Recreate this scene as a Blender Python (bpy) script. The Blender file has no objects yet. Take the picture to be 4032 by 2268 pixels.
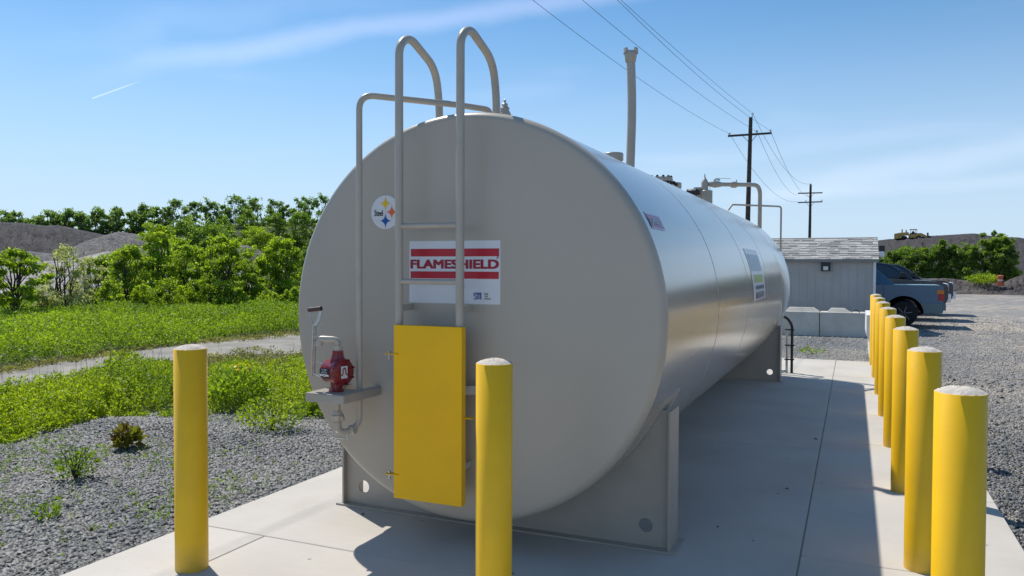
import bpy, bmesh, math, random
import numpy as np
from mathutils import Vector, Matrix
R_ = math.radians
SC = bpy.context.scene
COL = SC.collection

# ------------------------------------------------------------------ camera
FPX, CX, CY = 3083.37, 2016.0, 1134.0
CAMH = 1.6086
YAW, PITCH, ROLL = -0.4106, -0.0257, 0.0038
_fw = Vector((math.sin(YAW), math.cos(YAW), 0)); _r = Vector((math.cos(YAW), -math.sin(YAW), 0)); _up = Vector((0, 0, 1))
_f2 = _fw*math.cos(PITCH) + _up*math.sin(PITCH); _u2 = -_fw*math.sin(PITCH) + _up*math.cos(PITCH)
_r3 = _r*math.cos(ROLL) + _u2*math.sin(ROLL); _u3 = -_r*math.sin(ROLL) + _u2*math.cos(ROLL)
cam_d = bpy.data.cameras.new('camera'); cam = bpy.data.objects.new('camera', cam_d); COL.objects.link(cam)
M = Matrix((( _r3.x, _u3.x, -_f2.x, 0), (_r3.y, _u3.y, -_f2.y, 0), (_r3.z, _u3.z, -_f2.z, CAMH), (0, 0, 0, 1)))
cam.matrix_world = M
cam_d.sensor_width = 36; cam_d.lens = FPX/4032*36; cam_d.clip_end = 5000; cam_d.clip_start = 0.05
SC.camera = cam

def ray(px, py):
    return _f2 + _r3*((px-CX)/FPX) - _u3*((py-CY)/FPX)
def atY(px, py, Y):
    d = ray(px, py); t = Y/d.y; return Vector((d.x*t, Y, CAMH + d.z*t))
def atR(px, py, r):
    d = ray(px, py); t = r/math.hypot(d.x, d.y); return Vector((d.x*t, d.y*t, CAMH + d.z*t))

# ------------------------------------------------------------------ world, sun, exposure
SUN = Vector((-1, .585, 1.6)).normalized()
SUN_EL = math.asin(SUN.z); SUN_AZ = math.atan2(SUN.x, SUN.y)
w = bpy.data.worlds.new('World'); SC.world = w; w.use_nodes = True
nt = w.node_tree; N = nt.nodes; L = nt.links; N.clear()
out = N.new('ShaderNodeOutputWorld'); bg = N.new('ShaderNodeBackground'); sky = N.new('ShaderNodeTexSky')
sky.sky_type = 'NISHITA'; sky.sun_disc = False; sky.sun_elevation = SUN_EL; sky.sun_rotation = SUN_AZ % (2*math.pi)
sky.air_density = .9; sky.dust_density = 0.15; sky.ozone_density = 4.0; sky.altitude = 100
bg.inputs['Strength'].default_value = 0.13
L.new(bg.outputs[0], out.inputs[0])
tc = N.new('ShaderNodeTexCoord')
def wmath(op, a, b=None, c=None):
    n = N.new('ShaderNodeMath'); n.operation = op
    for i, v in enumerate((a, b, c)):
        if v is None: continue
        if isinstance(v, (int, float)): n.inputs[i].default_value = v
        else: L.new(v, n.inputs[i])
    return n.outputs[0]
def wdot(vec):
    n = N.new('ShaderNodeVectorMath'); n.operation = 'DOT_PRODUCT'; L.new(tc.outputs['Generated'], n.inputs[0]); n.inputs[1].default_value = vec; return n.outputs['Value']
def wmap(v, a, b, c, d):
    n = N.new('ShaderNodeMapRange'); n.interpolation_type = 'SMOOTHSTEP'; L.new(v, n.inputs[0])
    for i, q in enumerate((a, b, c, d)): n.inputs[i+1].default_value = q
    return n.outputs[0]
wn = N.new('ShaderNodeTexNoise'); wn.inputs['Scale'].default_value = 9; wn.inputs['Detail'].default_value = 6; L.new(tc.outputs['Generated'], wn.inputs[0])
wn2 = N.new('ShaderNodeTexNoise'); wn2.inputs['Scale'].default_value = 2.3; wn2.inputs['Detail'].default_value = 5; wn2.inputs['Distortion'].default_value = .6
wmp = N.new('ShaderNodeMapping'); wmp.inputs['Scale'].default_value = (1, 1, 5); L.new(tc.outputs['Generated'], wmp.inputs[0]); L.new(wmp.outputs[0], wn2.inputs[0])
def streak(pA, pB, width, amp, fadeA, fadeB, rag=.5):
    """a band of thin cloud along the great circle through two directions of the sky"""
    a = ray(*pA).normalized(); b = ray(*pB).normalized(); n = a.cross(b).normalized(); t = n.cross(a).normalized()
    ang = a.angle(b)
    off = wmath('MULTIPLY', wmath('SUBTRACT', wn.outputs[0], .5), width*rag)
    d = wmath('ABSOLUTE', wmath('ADD', wdot(n), off))
    band = wmap(d, 0, width, 1, 0)
    along = wdot(t)
    s0 = wmap(along, math.sin(0), math.sin(fadeA) if fadeA else .001, 0, 1)
    s1 = wmap(along, math.sin(ang), math.sin(ang)+fadeB, 1, 0)
    return wmath('MULTIPLY', wmath('MULTIPLY', wmath('MULTIPLY', band, s0), s1), amp)
K = 4032/2576
parts = [streak((100*K, 200*K), (1560*K, -25*K), .020, 1.0, .25, .3, 1.2),
         streak((231*K, 248*K), (300*K, 223*K), .0013, 1.5, .0, .03, 0),
         streak((1800*K, 500*K), (2576*K, 378*K), .022, .55, .15, .5, 1.6),
         streak((1750*K, 500*K), (2576*K, 455*K), .012, .35, .1, .5, 1.6),
         streak((200*K, 60*K), (700*K, 20*K), .03, .35, .1, .3, 2.0)]
tot = parts[0]
for p_ in parts[1:]: tot = wmath('ADD', tot, p_)
cir = wmath('MULTIPLY', wmap(wn2.outputs[0], .52, .8, 0, 1), .5)
tot = wmath('ADD', tot, cir)
mixc = N.new('ShaderNodeMix'); mixc.data_type = 'RGBA'; mixc.blend_type = 'ADD'; mixc.inputs[0].default_value = 1
scl = N.new('ShaderNodeVectorMath'); scl.operation = 'SCALE'; scl.inputs[0].default_value = (1.35, 1.0, .95); L.new(tot, scl.inputs['Scale'])
tint = N.new('ShaderNodeVectorMath'); tint.operation = 'MULTIPLY'; tint.inputs[1].default_value = (.70, .96, 1.0)
hz = N.new('ShaderNodeMix'); hz.data_type = 'RGBA'; L.new(wmap(wdot((0, 0, 1)), -.02, .34, .9, 0), hz.inputs[0]); L.new(tint.outputs[0], hz.inputs[6]); hz.inputs[7].default_value = (4.6, 5.55, 6.9, 1)
L.new(sky.outputs[0], tint.inputs[0])
L.new(hz.outputs[2], mixc.inputs[6]); L.new(scl.outputs[0], mixc.inputs[7]); L.new(mixc.outputs[2], bg.inputs['Color'])

sd = bpy.data.lights.new('sun', 'SUN'); sd.energy = 4.4; sd.angle = R_(.53); sd.color = (1, .94, .84)
so = bpy.data.objects.new('sun', sd); COL.objects.link(so); so.rotation_euler = SUN.to_track_quat('Z', 'Y').to_euler(); so.location = (0, 0, 60)
SC.view_settings.view_transform = 'Standard'; SC.view_settings.look = 'None'; SC.view_settings.gamma = 1
SC.view_settings.exposure = 0.05
SC.cycles.max_bounces = 6; SC.cycles.transparent_max_bounces = 8

# ------------------------------------------------------------------ helpers
WL = {}
def tag(o, label=None, cat=None, group=None, kind=None):
    if label: o['label'] = label
    if cat: o['category'] = cat
    if group: o['group'] = group
    if kind: o['kind'] = kind
    return o
def empty(name, loc, label=None, cat=None, group=None):
    o = bpy.data.objects.new(name, None); COL.objects.link(o); o.location = loc; o.empty_display_size = .2
    WL[o.name] = Vector(loc); return tag(o, label, cat, group)
def link(name, me, m, parent=None):
    o = bpy.data.objects.new(name, me); COL.objects.link(o)
    if m: me.materials.append(m)
    off = Vector((0, 0, 0))
    if parent: o.parent = parent; off = WL[parent.name]
    WL[o.name] = off
    return o
class MB:
    def __init__(s): s.v = []; s.f = []; s.sm = []
    def add(s, vs, fs, smooth=False):
        b = len(s.v); s.v += [tuple(v) for v in vs]; s.f += [tuple(i+b for i in f) for f in fs]; s.sm += [smooth]*len(fs); return s
    def box(s, a, b):
        x0, y0, z0 = a; x1, y1, z1 = b
        vs = [(x, y, z) for z in (z0, z1) for x, y in ((x0, y0), (x1, y0), (x1, y1), (x0, y1))]
        return s.add(vs, [(3, 2, 1, 0), (4, 5, 6, 7), (0, 1, 5, 4), (1, 2, 6, 5), (2, 3, 7, 6), (3, 0, 4, 7)])
    def bar(s, p, q, wd, ht, up=(0, 0, 1)):
        p = Vector(p); q = Vector(q); d = (q-p).normalized(); u = Vector(up)
        sdv = d.cross(u)
        if sdv.length < 1e-4: sdv = d.cross(Vector((1, 0, 0)))
        sdv.normalize(); u = sdv.cross(d); a = sdv*wd/2; b = u*ht/2
        vs = [e + i*a + j*b for e in (p, q) for i, j in ((-1, -1), (1, -1), (1, 1), (-1, 1))]
        return s.add(vs, [(0, 1, 2, 3), (7, 6, 5, 4), (0, 4, 5, 1), (1, 5, 6, 2), (2, 6, 7, 3), (3, 7, 4, 0)])
    def tube(s, pts, r, n=14, caps=True, bend=0, radii=None):
        pts = [Vector(p) for p in pts]
        if bend:
            o = [pts[0]]
            for i in range(1, len(pts)-1):
                a, b, c = pts[i-1], pts[i], pts[i+1]; bd = bend[i-1] if isinstance(bend, (list, tuple)) else bend
                d1 = (a-b); d2 = (c-b); t = min(bd, d1.length*.49, d2.length*.49); p0 = b+d1.normalized()*t; p1 = b+d2.normalized()*t
                for k in range(9):
                    u = k/8; o.append(p0*(1-u)**2 + b*2*u*(1-u) + p1*u*u)
            o.append(pts[-1]); pts = o
        if radii is None: radii = [r]*len(pts)
        t0 = (pts[1]-pts[0]).normalized(); ref = Vector((0, 0, 1)) if abs(t0.z) < .9 else Vector((1, 0, 0))
        nv = t0.cross(ref).normalized(); rings = []
        for i, p in enumerate(pts):
            t = (pts[min(i+1, len(pts)-1)]-pts[max(i-1, 0)]).normalized()
            nv = (nv - t*nv.dot(t)).normalized(); bv = t.cross(nv)
            rings.append([p + (nv*math.cos(2*math.pi*k/n) + bv*math.sin(2*math.pi*k/n))*radii[i] for k in range(n)])
        vs = [v for rg in rings for v in rg]; m = len(rings)
        s.add(vs, [(i*n+k, i*n+(k+1) % n, (i+1)*n+(k+1) % n, (i+1)*n+k) for i in range(m-1) for k in range(n)], True)
        if caps:
            s.add(rings[0], [tuple(range(n-1, -1, -1))]); s.add(rings[-1], [tuple(range(n))])
        return s
    def lathe(s, prof, org, axis='Z', n=24, smooth=True, close=True):
        """prof = [(r, h)], around the axis through org"""
        o = Vector(org); A = {'Z': (Vector((1, 0, 0)), Vector((0, 1, 0)), Vector((0, 0, 1))), 'Y': (Vector((0, 0, 1)), Vector((1, 0, 0)), Vector((0, 1, 0))), 'X': (Vector((0, 1, 0)), Vector((0, 0, 1)), Vector((1, 0, 0)))}[axis] if isinstance(axis, str) else axis
        vs = []
        for r, h in prof:
            for k in range(n):
                a = 2*math.pi*k/n; vs.append(o + A[0]*(r*math.cos(a)) + A[1]*(r*math.sin(a)) + A[2]*h)
        m = len(prof)
        s.add(vs, [(i*n+k, i*n+(k+1) % n, (i+1)*n+(k+1) % n, (i+1)*n+k) for i in range(m-1) for k in range(n)], smooth)
        if close:
            if prof[0][0] > 1e-5: s.add(vs[:n], [tuple(range(n-1, -1, -1))])
            if prof[-1][0] > 1e-5: s.add(vs[-n:], [tuple(range(n))])
        return s
    def mesh(s, name, off=Vector((0, 0, 0))):
        me = bpy.data.meshes.new(name)
        me.from_pydata([(v[0]-off.x, v[1]-off.y, v[2]-off.z) for v in s.v], [], s.f)
        me.polygons.foreach_set('use_smooth', s.sm); me.update(); return me
    def build(s, name, m, parent=None, bevel=0, seg=2):
        off = WL[parent.name] if parent else Vector((0, 0, 0))
        o = link(name, s.mesh(name, off), m, parent)
        if bevel:
            md = o.modifiers.new('bevel', 'BEVEL'); md.width = bevel; md.segments = seg; md.limit_method = 'ANGLE'; md.angle_limit = R_(40)
            md.harden_normals = False
        return o
def flat2d(loops, thick=0, bevel=0, res=8):
    """filled planar shape with holes -> (verts, faces) in local xy, thickness centred on z"""
    cu = bpy.data.curves.new('shape', 'CURVE'); cu.dimensions = '2D'; cu.fill_mode = 'BOTH'; cu.extrude = max(thick/2-bevel, 0); cu.bevel_depth = bevel; cu.bevel_resolution = 2
    for lp in loops:
        sp = cu.splines.new('POLY'); sp.points.add(len(lp)-1)
        for i, (x, y) in enumerate(lp): sp.points[i].co = (x, y, 0, 1)
        sp.use_cyclic_u = True
    return _cu2mesh(cu)
def _cu2mesh(cu):
    o = bpy.data.objects.new('tmp', cu); COL.objects.link(o)
    dg = bpy.context.evaluated_depsgraph_get(); dg.update(); ev = o.evaluated_get(dg); me = bpy.data.meshes.new_from_object(ev)
    vs = [tuple(v.co) for v in me.vertices]; fs = [tuple(p.vertices) for p in me.polygons]
    bpy.data.objects.remove(o); bpy.data.curves.remove(cu); bpy.data.meshes.remove(me); return vs, fs
def text2d(txt, width, height, bold=0.0, extrude=0):
    """letters scaled to exactly width x height, centred"""
    cu = bpy.data.curves.new('txt', 'FONT'); cu.body = txt; cu.size = 1; cu.offset = bold; cu.fill_mode = 'FRONT'; cu.resolution_u = 4; cu.extrude = extrude
    vs, fs = _cu2mesh(cu); a = np.array(vs); lo = a.min(0); hi = a.max(0); c = (lo+hi)/2; sx = width/(hi[0]-lo[0]); sy = height/(hi[1]-lo[1])
    return [((v[0]-c[0])*sx, (v[1]-c[1])*sy, v[2]) for v in vs], fs
def heavy(txt, width, height, dx, dz, step=.00025, bold=0.0):
    vs, fs = text2d(txt, width-2*dx, height-2*dz, bold=bold); V = []; Fc = []
    for i, (a, b) in enumerate(((-1, -1), (1, -1), (-1, 1), (1, 1), (0, 0))):
        o_ = len(V); V += [(v[0]+a*dx, v[1]+b*dz, v[2]+i*step) for v in vs]; Fc += [tuple(q+o_ for q in f) for f in fs]
    return V, Fc
def circ(cx, cy, r, n=24, rev=False):
    p = [(cx+r*math.cos(2*math.pi*k/n), cy+r*math.sin(2*math.pi*k/n)) for k in range(n)]
    return p[::-1] if rev else p

def mat(name, col, rough=.6, metal=0, var=0.0, vscale=3, bump=0.0, bscale=40, coat=0, spec=.5, dist=.01, isl=0.0, vdetail=4, col2=None):
    m = bpy.data.materials.new(name); m.use_nodes = True; t = m.node_tree; n = t.nodes; l = t.links
    b = n['Principled BSDF']; b.inputs['Base Color'].default_value = (*col, 1); b.inputs['Roughness'].default_value = rough; b.inputs['Metallic'].default_value = metal
    b.inputs['Specular IOR Level'].default_value = spec
    if coat: b.inputs['Coat Weight'].default_value = coat; b.inputs['Coat Roughness'].default_value = .16
    co = n.new('ShaderNodeTexCoord')
    if var or col2:
        nz = n.new('ShaderNodeTexNoise'); nz.inputs['Scale'].default_value = vscale; nz.inputs['Detail'].default_value = vdetail; nz.inputs['Roughness'].default_value = .6; l.new(co.outputs['Object'], nz.inputs[0])
        rp = n.new('ShaderNodeMapRange'); rp.inputs[1].default_value = .35; rp.inputs[2].default_value = .65; l.new(nz.outputs[0], rp.inputs[0])
        mx = n.new('ShaderNodeMix'); mx.data_type = 'RGBA'; l.new(rp.outputs[0], mx.inputs[0])
        c2 = col2 if col2 else tuple(min(1, c*(1+var)) for c in col); c1 = col if col2 else tuple(c*(1-var) for c in col)
        mx.inputs[6].default_value = (*c1, 1); mx.inputs[7].default_value = (*c2, 1); l.new(mx.outputs[2], b.inputs['Base Color'])
    if isl:
        g = n.new('ShaderNodeNewGeometry'); hs = n.new('ShaderNodeHueSaturation')
        mr = n.new('ShaderNodeMapRange'); mr.inputs[3].default_value = 1-isl; mr.inputs[4].default_value = 1+isl; l.new(g.outputs['Random Per Island'], mr.inputs[0]); l.new(mr.outputs[0], hs.inputs['Value'])
        src = b.inputs['Base Color'].links[0].from_socket if b.inputs['Base Color'].links else None
        if src: l.new(src, hs.inputs['Color'])
        else: hs.inputs['Color'].default_value = (*col, 1)
        l.new(hs.outputs[0], b.inputs['Base Color'])
    if bump:
        nb = n.new('ShaderNodeTexNoise'); nb.inputs['Scale'].default_value = bscale; nb.inputs['Detail'].default_value = 5; l.new(co.outputs['Object'], nb.inputs[0])
        bp = n.new('ShaderNodeBump'); bp.inputs['Strength'].default_value = bump; bp.inputs['Distance'].default_value = dist; l.new(nb.outputs[0], bp.inputs['Height']); l.new(bp.outputs[0], b.inputs['Normal'])
    return m
def leafmat(name, c1, c2, trans=.45, tcol=None, scale=.6, rough=.5):
    m = bpy.data.materials.new(name); m.use_nodes = True; t = m.node_tree; n = t.nodes; l = t.links; n.remove(n['Principled BSDF'])
    g = n.new('ShaderNodeNewGeometry'); co = n.new('ShaderNodeTexCoord'); nz = n.new('ShaderNodeTexNoise'); nz.inputs['Scale'].default_value = scale; nz.inputs['Detail'].default_value = 2; l.new(co.outputs['Object'], nz.inputs[0])
    ad = n.new('ShaderNodeMath'); ad.operation = 'ADD'; sb = n.new('ShaderNodeMapRange'); sb.inputs[1].default_value = .35; sb.inputs[2].default_value = .65; sb.inputs[3].default_value = -.35; sb.inputs[4].default_value = .35
    l.new(nz.outputs[0], sb.inputs[0]); l.new(g.outputs['Random Per Island'], ad.inputs[0]); l.new(sb.outputs[0], ad.inputs[1]); ad.use_clamp = True
    mx = n.new('ShaderNodeMix'); mx.data_type = 'RGBA'; l.new(ad.outputs[0], mx.inputs[0]); mx.inputs[6].default_value = (*c1, 1); mx.inputs[7].default_value = (*c2, 1)
    d = n.new('ShaderNodeBsdfDiffuse'); tr = n.new('ShaderNodeBsdfTranslucent'); gl = n.new('ShaderNodeBsdfGlossy'); gl.inputs['Roughness'].default_value = rough; gl.inputs['Color'].default_value = (.6, .6, .6, 1)
    l.new(mx.outputs[2], d.inputs[0]); k = n.new('ShaderNodeVectorMath'); k.operation = 'MULTIPLY'; l.new(mx.outputs[2], k.inputs[0]); k.inputs[1].default_value = tcol or (1.5, 1.55, .7); l.new(k.outputs[0], tr.inputs[0])
    a = n.new('ShaderNodeMixShader'); a.inputs[0].default_value = trans; l.new(d.outputs[0], a.inputs[1]); l.new(tr.outputs[0], a.inputs[2])
    b = n.new('ShaderNodeMixShader'); b.inputs[0].default_value = .06; l.new(a.outputs[0], b.inputs[1]); l.new(gl.outputs[0], b.inputs[2]); l.new(b.outputs[0], n['Material Output'].inputs[0])
    return m

# ------------------------------------------------------------------ materials
m_tank = mat('tank_paint', (.41, .365, .305), rough=.22, var=.03, vscale=1.2, bump=.10, bscale=1.6, dist=.010, coat=.6)
m_head = mat('tank_head_paint', (.465, .415, .345), rough=.33, var=.035, vscale=.8, bump=.06, bscale=90, dist=.002)
m_pipe = mat('tank_pipe_paint', (.47, .42, .35), rough=.36, var=.05, vscale=9, bump=.1, bscale=60, dist=.002)
m_steel = mat('saddle_paint', (.42, .385, .335), rough=.45, var=.06, vscale=4, bump=.1, bscale=30, dist=.002)
m_yel = mat('yellow_paint', (.96, .55, .010), rough=.45, spec=.35, var=.05, vscale=3, bump=.15, bscale=45, dist=.002, coat=.12)
def soil_foot(m, z0=.16):
    t = m.node_tree; n = t.nodes; l = t.links; b = n['Principled BSDF']; src = b.inputs['Base Color'].links[0].from_socket
    co = n.new('ShaderNodeTexCoord'); x = n.new('ShaderNodeSeparateXYZ'); l.new(co.outputs['Object'], x.inputs[0]); nz = n.new('ShaderNodeTexNoise'); nz.inputs['Scale'].default_value = 14; nz.inputs['Detail'].default_value = 6; l.new(co.outputs['Object'], nz.inputs[0])
    a = n.new('ShaderNodeMapRange'); a.inputs[1].default_value = 0; a.inputs[2].default_value = z0; a.inputs[3].default_value = .75; a.inputs[4].default_value = 0; l.new(x.outputs['Z'], a.inputs[0])
    k = n.new('ShaderNodeMath'); k.operation = 'MULTIPLY'; l.new(a.outputs[0], k.inputs[0]); l.new(nz.outputs[0], k.inputs[1])
    nz2 = n.new('ShaderNodeTexNoise'); nz2.inputs['Scale'].default_value = 38; nz2.inputs['Detail'].default_value = 3; l.new(co.outputs['Object'], nz2.inputs[0]); c = n.new('ShaderNodeMapRange'); c.inputs[1].default_value = .70; c.inputs[2].default_value = .76; c.inputs[4].default_value = .22; l.new(nz2.outputs[0], c.inputs[0])
    q = n.new('ShaderNodeMath'); q.operation = 'MAXIMUM'; l.new(k.outputs[0], q.inputs[0]); l.new(c.outputs[0], q.inputs[1])
    mx = n.new('ShaderNodeMix'); mx.data_type = 'RGBA'; l.new(q.outputs[0], mx.inputs[0]); l.new(src, mx.inputs[6]); mx.inputs[7].default_value = (.34, .27, .15, 1); l.new(mx.outputs[2], b.inputs['Base Color'])
soil_foot(m_yel)
m_yelp = mat('yellow_panel_paint', (.96, .54, .008), rough=.5, spec=.3, var=.04, vscale=2, bump=.1, bscale=60, dist=.002)
m_cap = mat('rough_concrete_cap', (.56, .51, .45), rough=.95, var=.14, vscale=30, bump=.8, bscale=60, dist=.006)
m_white = mat('white_vinyl', (.72, .74, .77), rough=.3)
m_red = mat('red_vinyl', (.50, .012, .03), rough=.35)
m_dred = mat('dark_red_letters', (.36, .012, .03), rough=.4)
m_pink = mat('pink_vinyl', (.50, .07, .24), rough=.3)  # even pinkish red of the sticker field
m_blue = mat('blue_vinyl', (.01, .09, .36), rough=.4)
m_logoy = mat('yellow_vinyl', (.85, .55, .03), rough=.4)
m_logoo = mat('orange_vinyl', (.78, .15, .04), rough=.4)
m_ink = mat('black_ink', (.015, .017, .02), rough=.5)
m_lblue = mat('light_blue_vinyl', (.28, .42, .52), rough=.35)
m_green = mat('lime_vinyl', (.30, .42, .03), rough=.35)
m_grayink = mat('grey_blue_ink', (.14, .19, .30), rough=.4)
m_pump = mat('red_cast_paint', (.22, .010, .018), rough=.3, var=.15, vscale=30, bump=.2, bscale=80, dist=.002, coat=.3)
m_zinc = mat('zinc_steel', (.55, .58, .60), rough=.28, metal=.9, var=.1, vscale=40)
m_grip = mat('dark_grip', (.07, .035, .03), rough=.4)
m_dark = mat('dark_metal', (.035, .035, .04), rough=.5, metal=.3)
m_rub = mat('tyre_rubber', (.018, .018, .02), rough=.85)
m_wood = mat('pole_wood', (.06, .05, .04), rough=.9, var=.3, vscale=6, bump=.5, bscale=20)
m_wire = mat('wire', (.04, .045, .06), rough=.6)
m_glassins = mat('pale_insulator', (.55, .68, .70), rough=.2)

def chips_material(name, c1, c2):
    m = mat(name, c1, rough=.6, isl=.5, var=.0, spec=.5, col2=c2, vscale=1.5); return m
m_chip = chips_material('slate_chips', (.09, .098, .108), (.185, .182, .175))

def ground_mat():
    m = bpy.data.materials.new('gravel_ground'); m.use_nodes = True; t = m.node_tree; n = t.nodes; l = t.links; b = n['Principled BSDF']; b.inputs['Roughness'].default_value = .85
    co = n.new('ShaderNodeTexCoord')
    def noise(s, d=4, dist=0):
        x = n.new('ShaderNodeTexNoise'); x.inputs['Scale'].default_value = s; x.inputs['Detail'].default_value = d; x.inputs['Distortion'].default_value = dist; l.new(co.outputs['Object'], x.inputs[0]); return x.outputs[0]
    def mr(v, a, b_, c=0, d=1, smooth=True):
        x = n.new('ShaderNodeMapRange'); x.interpolation_type = 'SMOOTHSTEP' if smooth else 'LINEAR'; l.new(v, x.inputs[0])
        for i, q in enumerate((a, b_, c, d)): x.inputs[i+1].default_value = q
        return x.outputs[0]
    def mm(op, a, b_):
        x = n.new('ShaderNodeMath'); x.operation = op
        for i, q in enumerate((a, b_)):
            if isinstance(q, (int, float)): x.inputs[i].default_value = q
            else: l.new(q, x.inputs[i])
        return x.outputs[0]
    def mix(f, a, b_):
        x = n.new('ShaderNodeMix'); x.data_type = 'RGBA'
        if isinstance(f, (int, float)): x.inputs[0].default_value = f
        else: l.new(f, x.inputs[0])
        for i, q in ((6, a), (7, b_)):
            if isinstance(q, tuple): x.inputs[i].default_value = (*q, 1)
            else: l.new(q, x.inputs[i])
        return x.outputs[2]
    vo = n.new('ShaderNodeTexVoronoi'); vo.inputs['Scale'].default_value = 26; l.new(co.outputs['Object'], vo.inputs[0])
    vo2 = n.new('ShaderNodeTexVoronoi'); vo2.inputs['Scale'].default_value = 9; l.new(co.outputs['Object'], vo2.inputs[0])
    sp = n.new('ShaderNodeSeparateColor'); l.new(vo.outputs['Color'], sp.inputs[0])
    sp2 = n.new('ShaderNodeSeparateColor'); l.new(vo2.outputs['Color'], sp2.inputs[0])
    stone = mix(sp.outputs[0], (.06, .068, .08), (.30, .31, .32))
    stone = mix(mm('MULTIPLY', sp2.outputs[0], .35), stone, (.22, .222, .22))
    xyz = n.new('ShaderNodeSeparateXYZ'); l.new(co.outputs['Object'], xyz.inputs[0])
    # worn beige wheel tracks of the yard to the right of the pad
    big = noise(.22, 5, .4); fine = noise(2.5, 6)
    patch = mr(mm('ADD', mm('MULTIPLY', big, .5), mm('MULTIPLY', fine, .5)), .45, .60)
    yard = mm('MULTIPLY', mr(xyz.outputs['X'], 1.1, 3.0), mr(xyz.outputs['Y'], 4, 12))
    yard2 = mr(xyz.outputs['Y'], 26, 40)
    yd = mm('MAXIMUM', yard, mm('MULTIPLY', yard2, .8))
    f = mm('MULTIPLY', mm('ADD', mm('MULTIPLY', patch, .75), .25), yd)
    dirt = mix(fine, (.38, .325, .26), (.54, .47, .385))
    c = mix(f, stone, dirt)
    l.new(c, b.inputs['Base Color'])
    bp = n.new('ShaderNodeBump'); bp.inputs['Strength'].default_value = .8; bp.inputs['Distance'].default_value = .03; l.new(sp.outputs[1], bp.inputs['Height']); l.new(bp.outputs[0], b.inputs['Normal'])
    return m
m_ground = ground_mat()

def concrete_mat():
    m = bpy.data.materials.new('pad_concrete'); m.use_nodes = True; t = m.node_tree; n = t.nodes; l = t.links; b = n['Principled BSDF']; b.inputs['Roughness'].default_value = .8
    co = n.new('ShaderNodeTexCoord'); g = n.new('ShaderNodeNewGeometry')
    n1 = n.new('ShaderNodeTexNoise'); n1.inputs['Scale'].default_value = 1.3; n1.inputs['Detail'].default_value = 6; n1.inputs['Distortion'].default_value = .3; l.new(co.outputs['Object'], n1.inputs[0])
    mp = n.new('ShaderNodeMapping'); mp.inputs['Scale'].default_value = (3, 60, 1); mp.inputs['Rotation'].default_value = (0, 0, .05); l.new(co.outputs['Object'], mp.inputs[0])
    n2 = n.new('ShaderNodeTexNoise'); n2.inputs['Scale'].default_value = 1.4; n2.inputs['Detail'].default_value = 4; l.new(mp.outputs[0], n2.inputs[0])
    n3 = n.new('ShaderNodeTexNoise'); n3.inputs['Scale'].default_value = 260; n3.inputs['Detail'].default_value = 2; l.new(co.outputs['Object'], n3.inputs[0])
    r1 = n.new('ShaderNodeMapRange'); r1.inputs[1].default_value = .3; r1.inputs[2].default_value = .7; l.new(n1.outputs[0], r1.inputs[0])
    mx = n.new('ShaderNodeMix'); mx.data_type = 'RGBA'; mx.inputs[6].default_value = (.45, .42, .375, 1); mx.inputs[7].default_value = (.535, .505, .46, 1); l.new(r1.outputs[0], mx.inputs[0])
    m2 = n.new('ShaderNodeMix'); m2.data_type = 'RGBA'; m2.blend_type = 'MULTIPLY'; m2.inputs[0].default_value = .16; l.new(mx.outputs[2], m2.inputs[6]); l.new(n2.outputs[0], m2.inputs[7])
    # small dark specks
    vo = n.new('ShaderNodeTexVoronoi'); vo.inputs['Scale'].default_value = 4.5; vo.inputs['Randomness'].default_value = 1; l.new(co.outputs['Object'], vo.inputs[0])
    r3 = n.new('ShaderNodeMapRange'); r3.inputs[1].default_value = .035; r3.inputs[2].default_value = .06; r3.inputs[3].default_value = .35; r3.inputs[4].default_value = 1; l.new(vo.outputs['Distance'], r3.inputs[0])
    m3 = n.new('ShaderNodeMix'); m3.data_type = 'RGBA'; m3.blend_type = 'MULTIPLY'; m3.inputs[0].default_value = .8; l.new(m2.outputs[2], m3.inputs[6]); l.new(r3.outputs[0], m3.inputs[7])
    hs = n.new('ShaderNodeHueSaturation'); mr = n.new('ShaderNodeMapRange'); mr.inputs[3].default_value = 1.16; mr.inputs[4].default_value = 1.24; l.new(g.outputs['Random Per Island'], mr.inputs[0]); l.new(mr.outputs[0], hs.inputs['Value']); l.new(m3.outputs[2], hs.inputs['Color'])
    l.new(hs.outputs[0], b.inputs['Base Color'])
    bp = n.new('ShaderNodeBump'); bp.inputs['Strength'].default_value = .25; bp.inputs['Distance'].default_value = .004; ad = n.new('ShaderNodeMath'); ad.operation = 'ADD'; l.new(n2.outputs[0], ad.inputs[0]); l.new(n3.outputs[0], ad.inputs[1]); l.new(ad.outputs[0], bp.inputs['Height']); l.new(bp.outputs[0], b.inputs['Normal'])
    return m
m_pad = concrete_mat()
m_joint = mat('joint_filler', (.30, .28, .25), rough=.95)

# ------------------------------------------------------------------ ground and pad
GZ = -.06
g = MB(); S = 900
g.add([(-S, -S, GZ), (S, -S, GZ), (S, S, GZ), (-S, S, GZ)], [(0, 1, 2, 3)])
tag(g.build('ground', m_ground), kind='structure')

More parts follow.
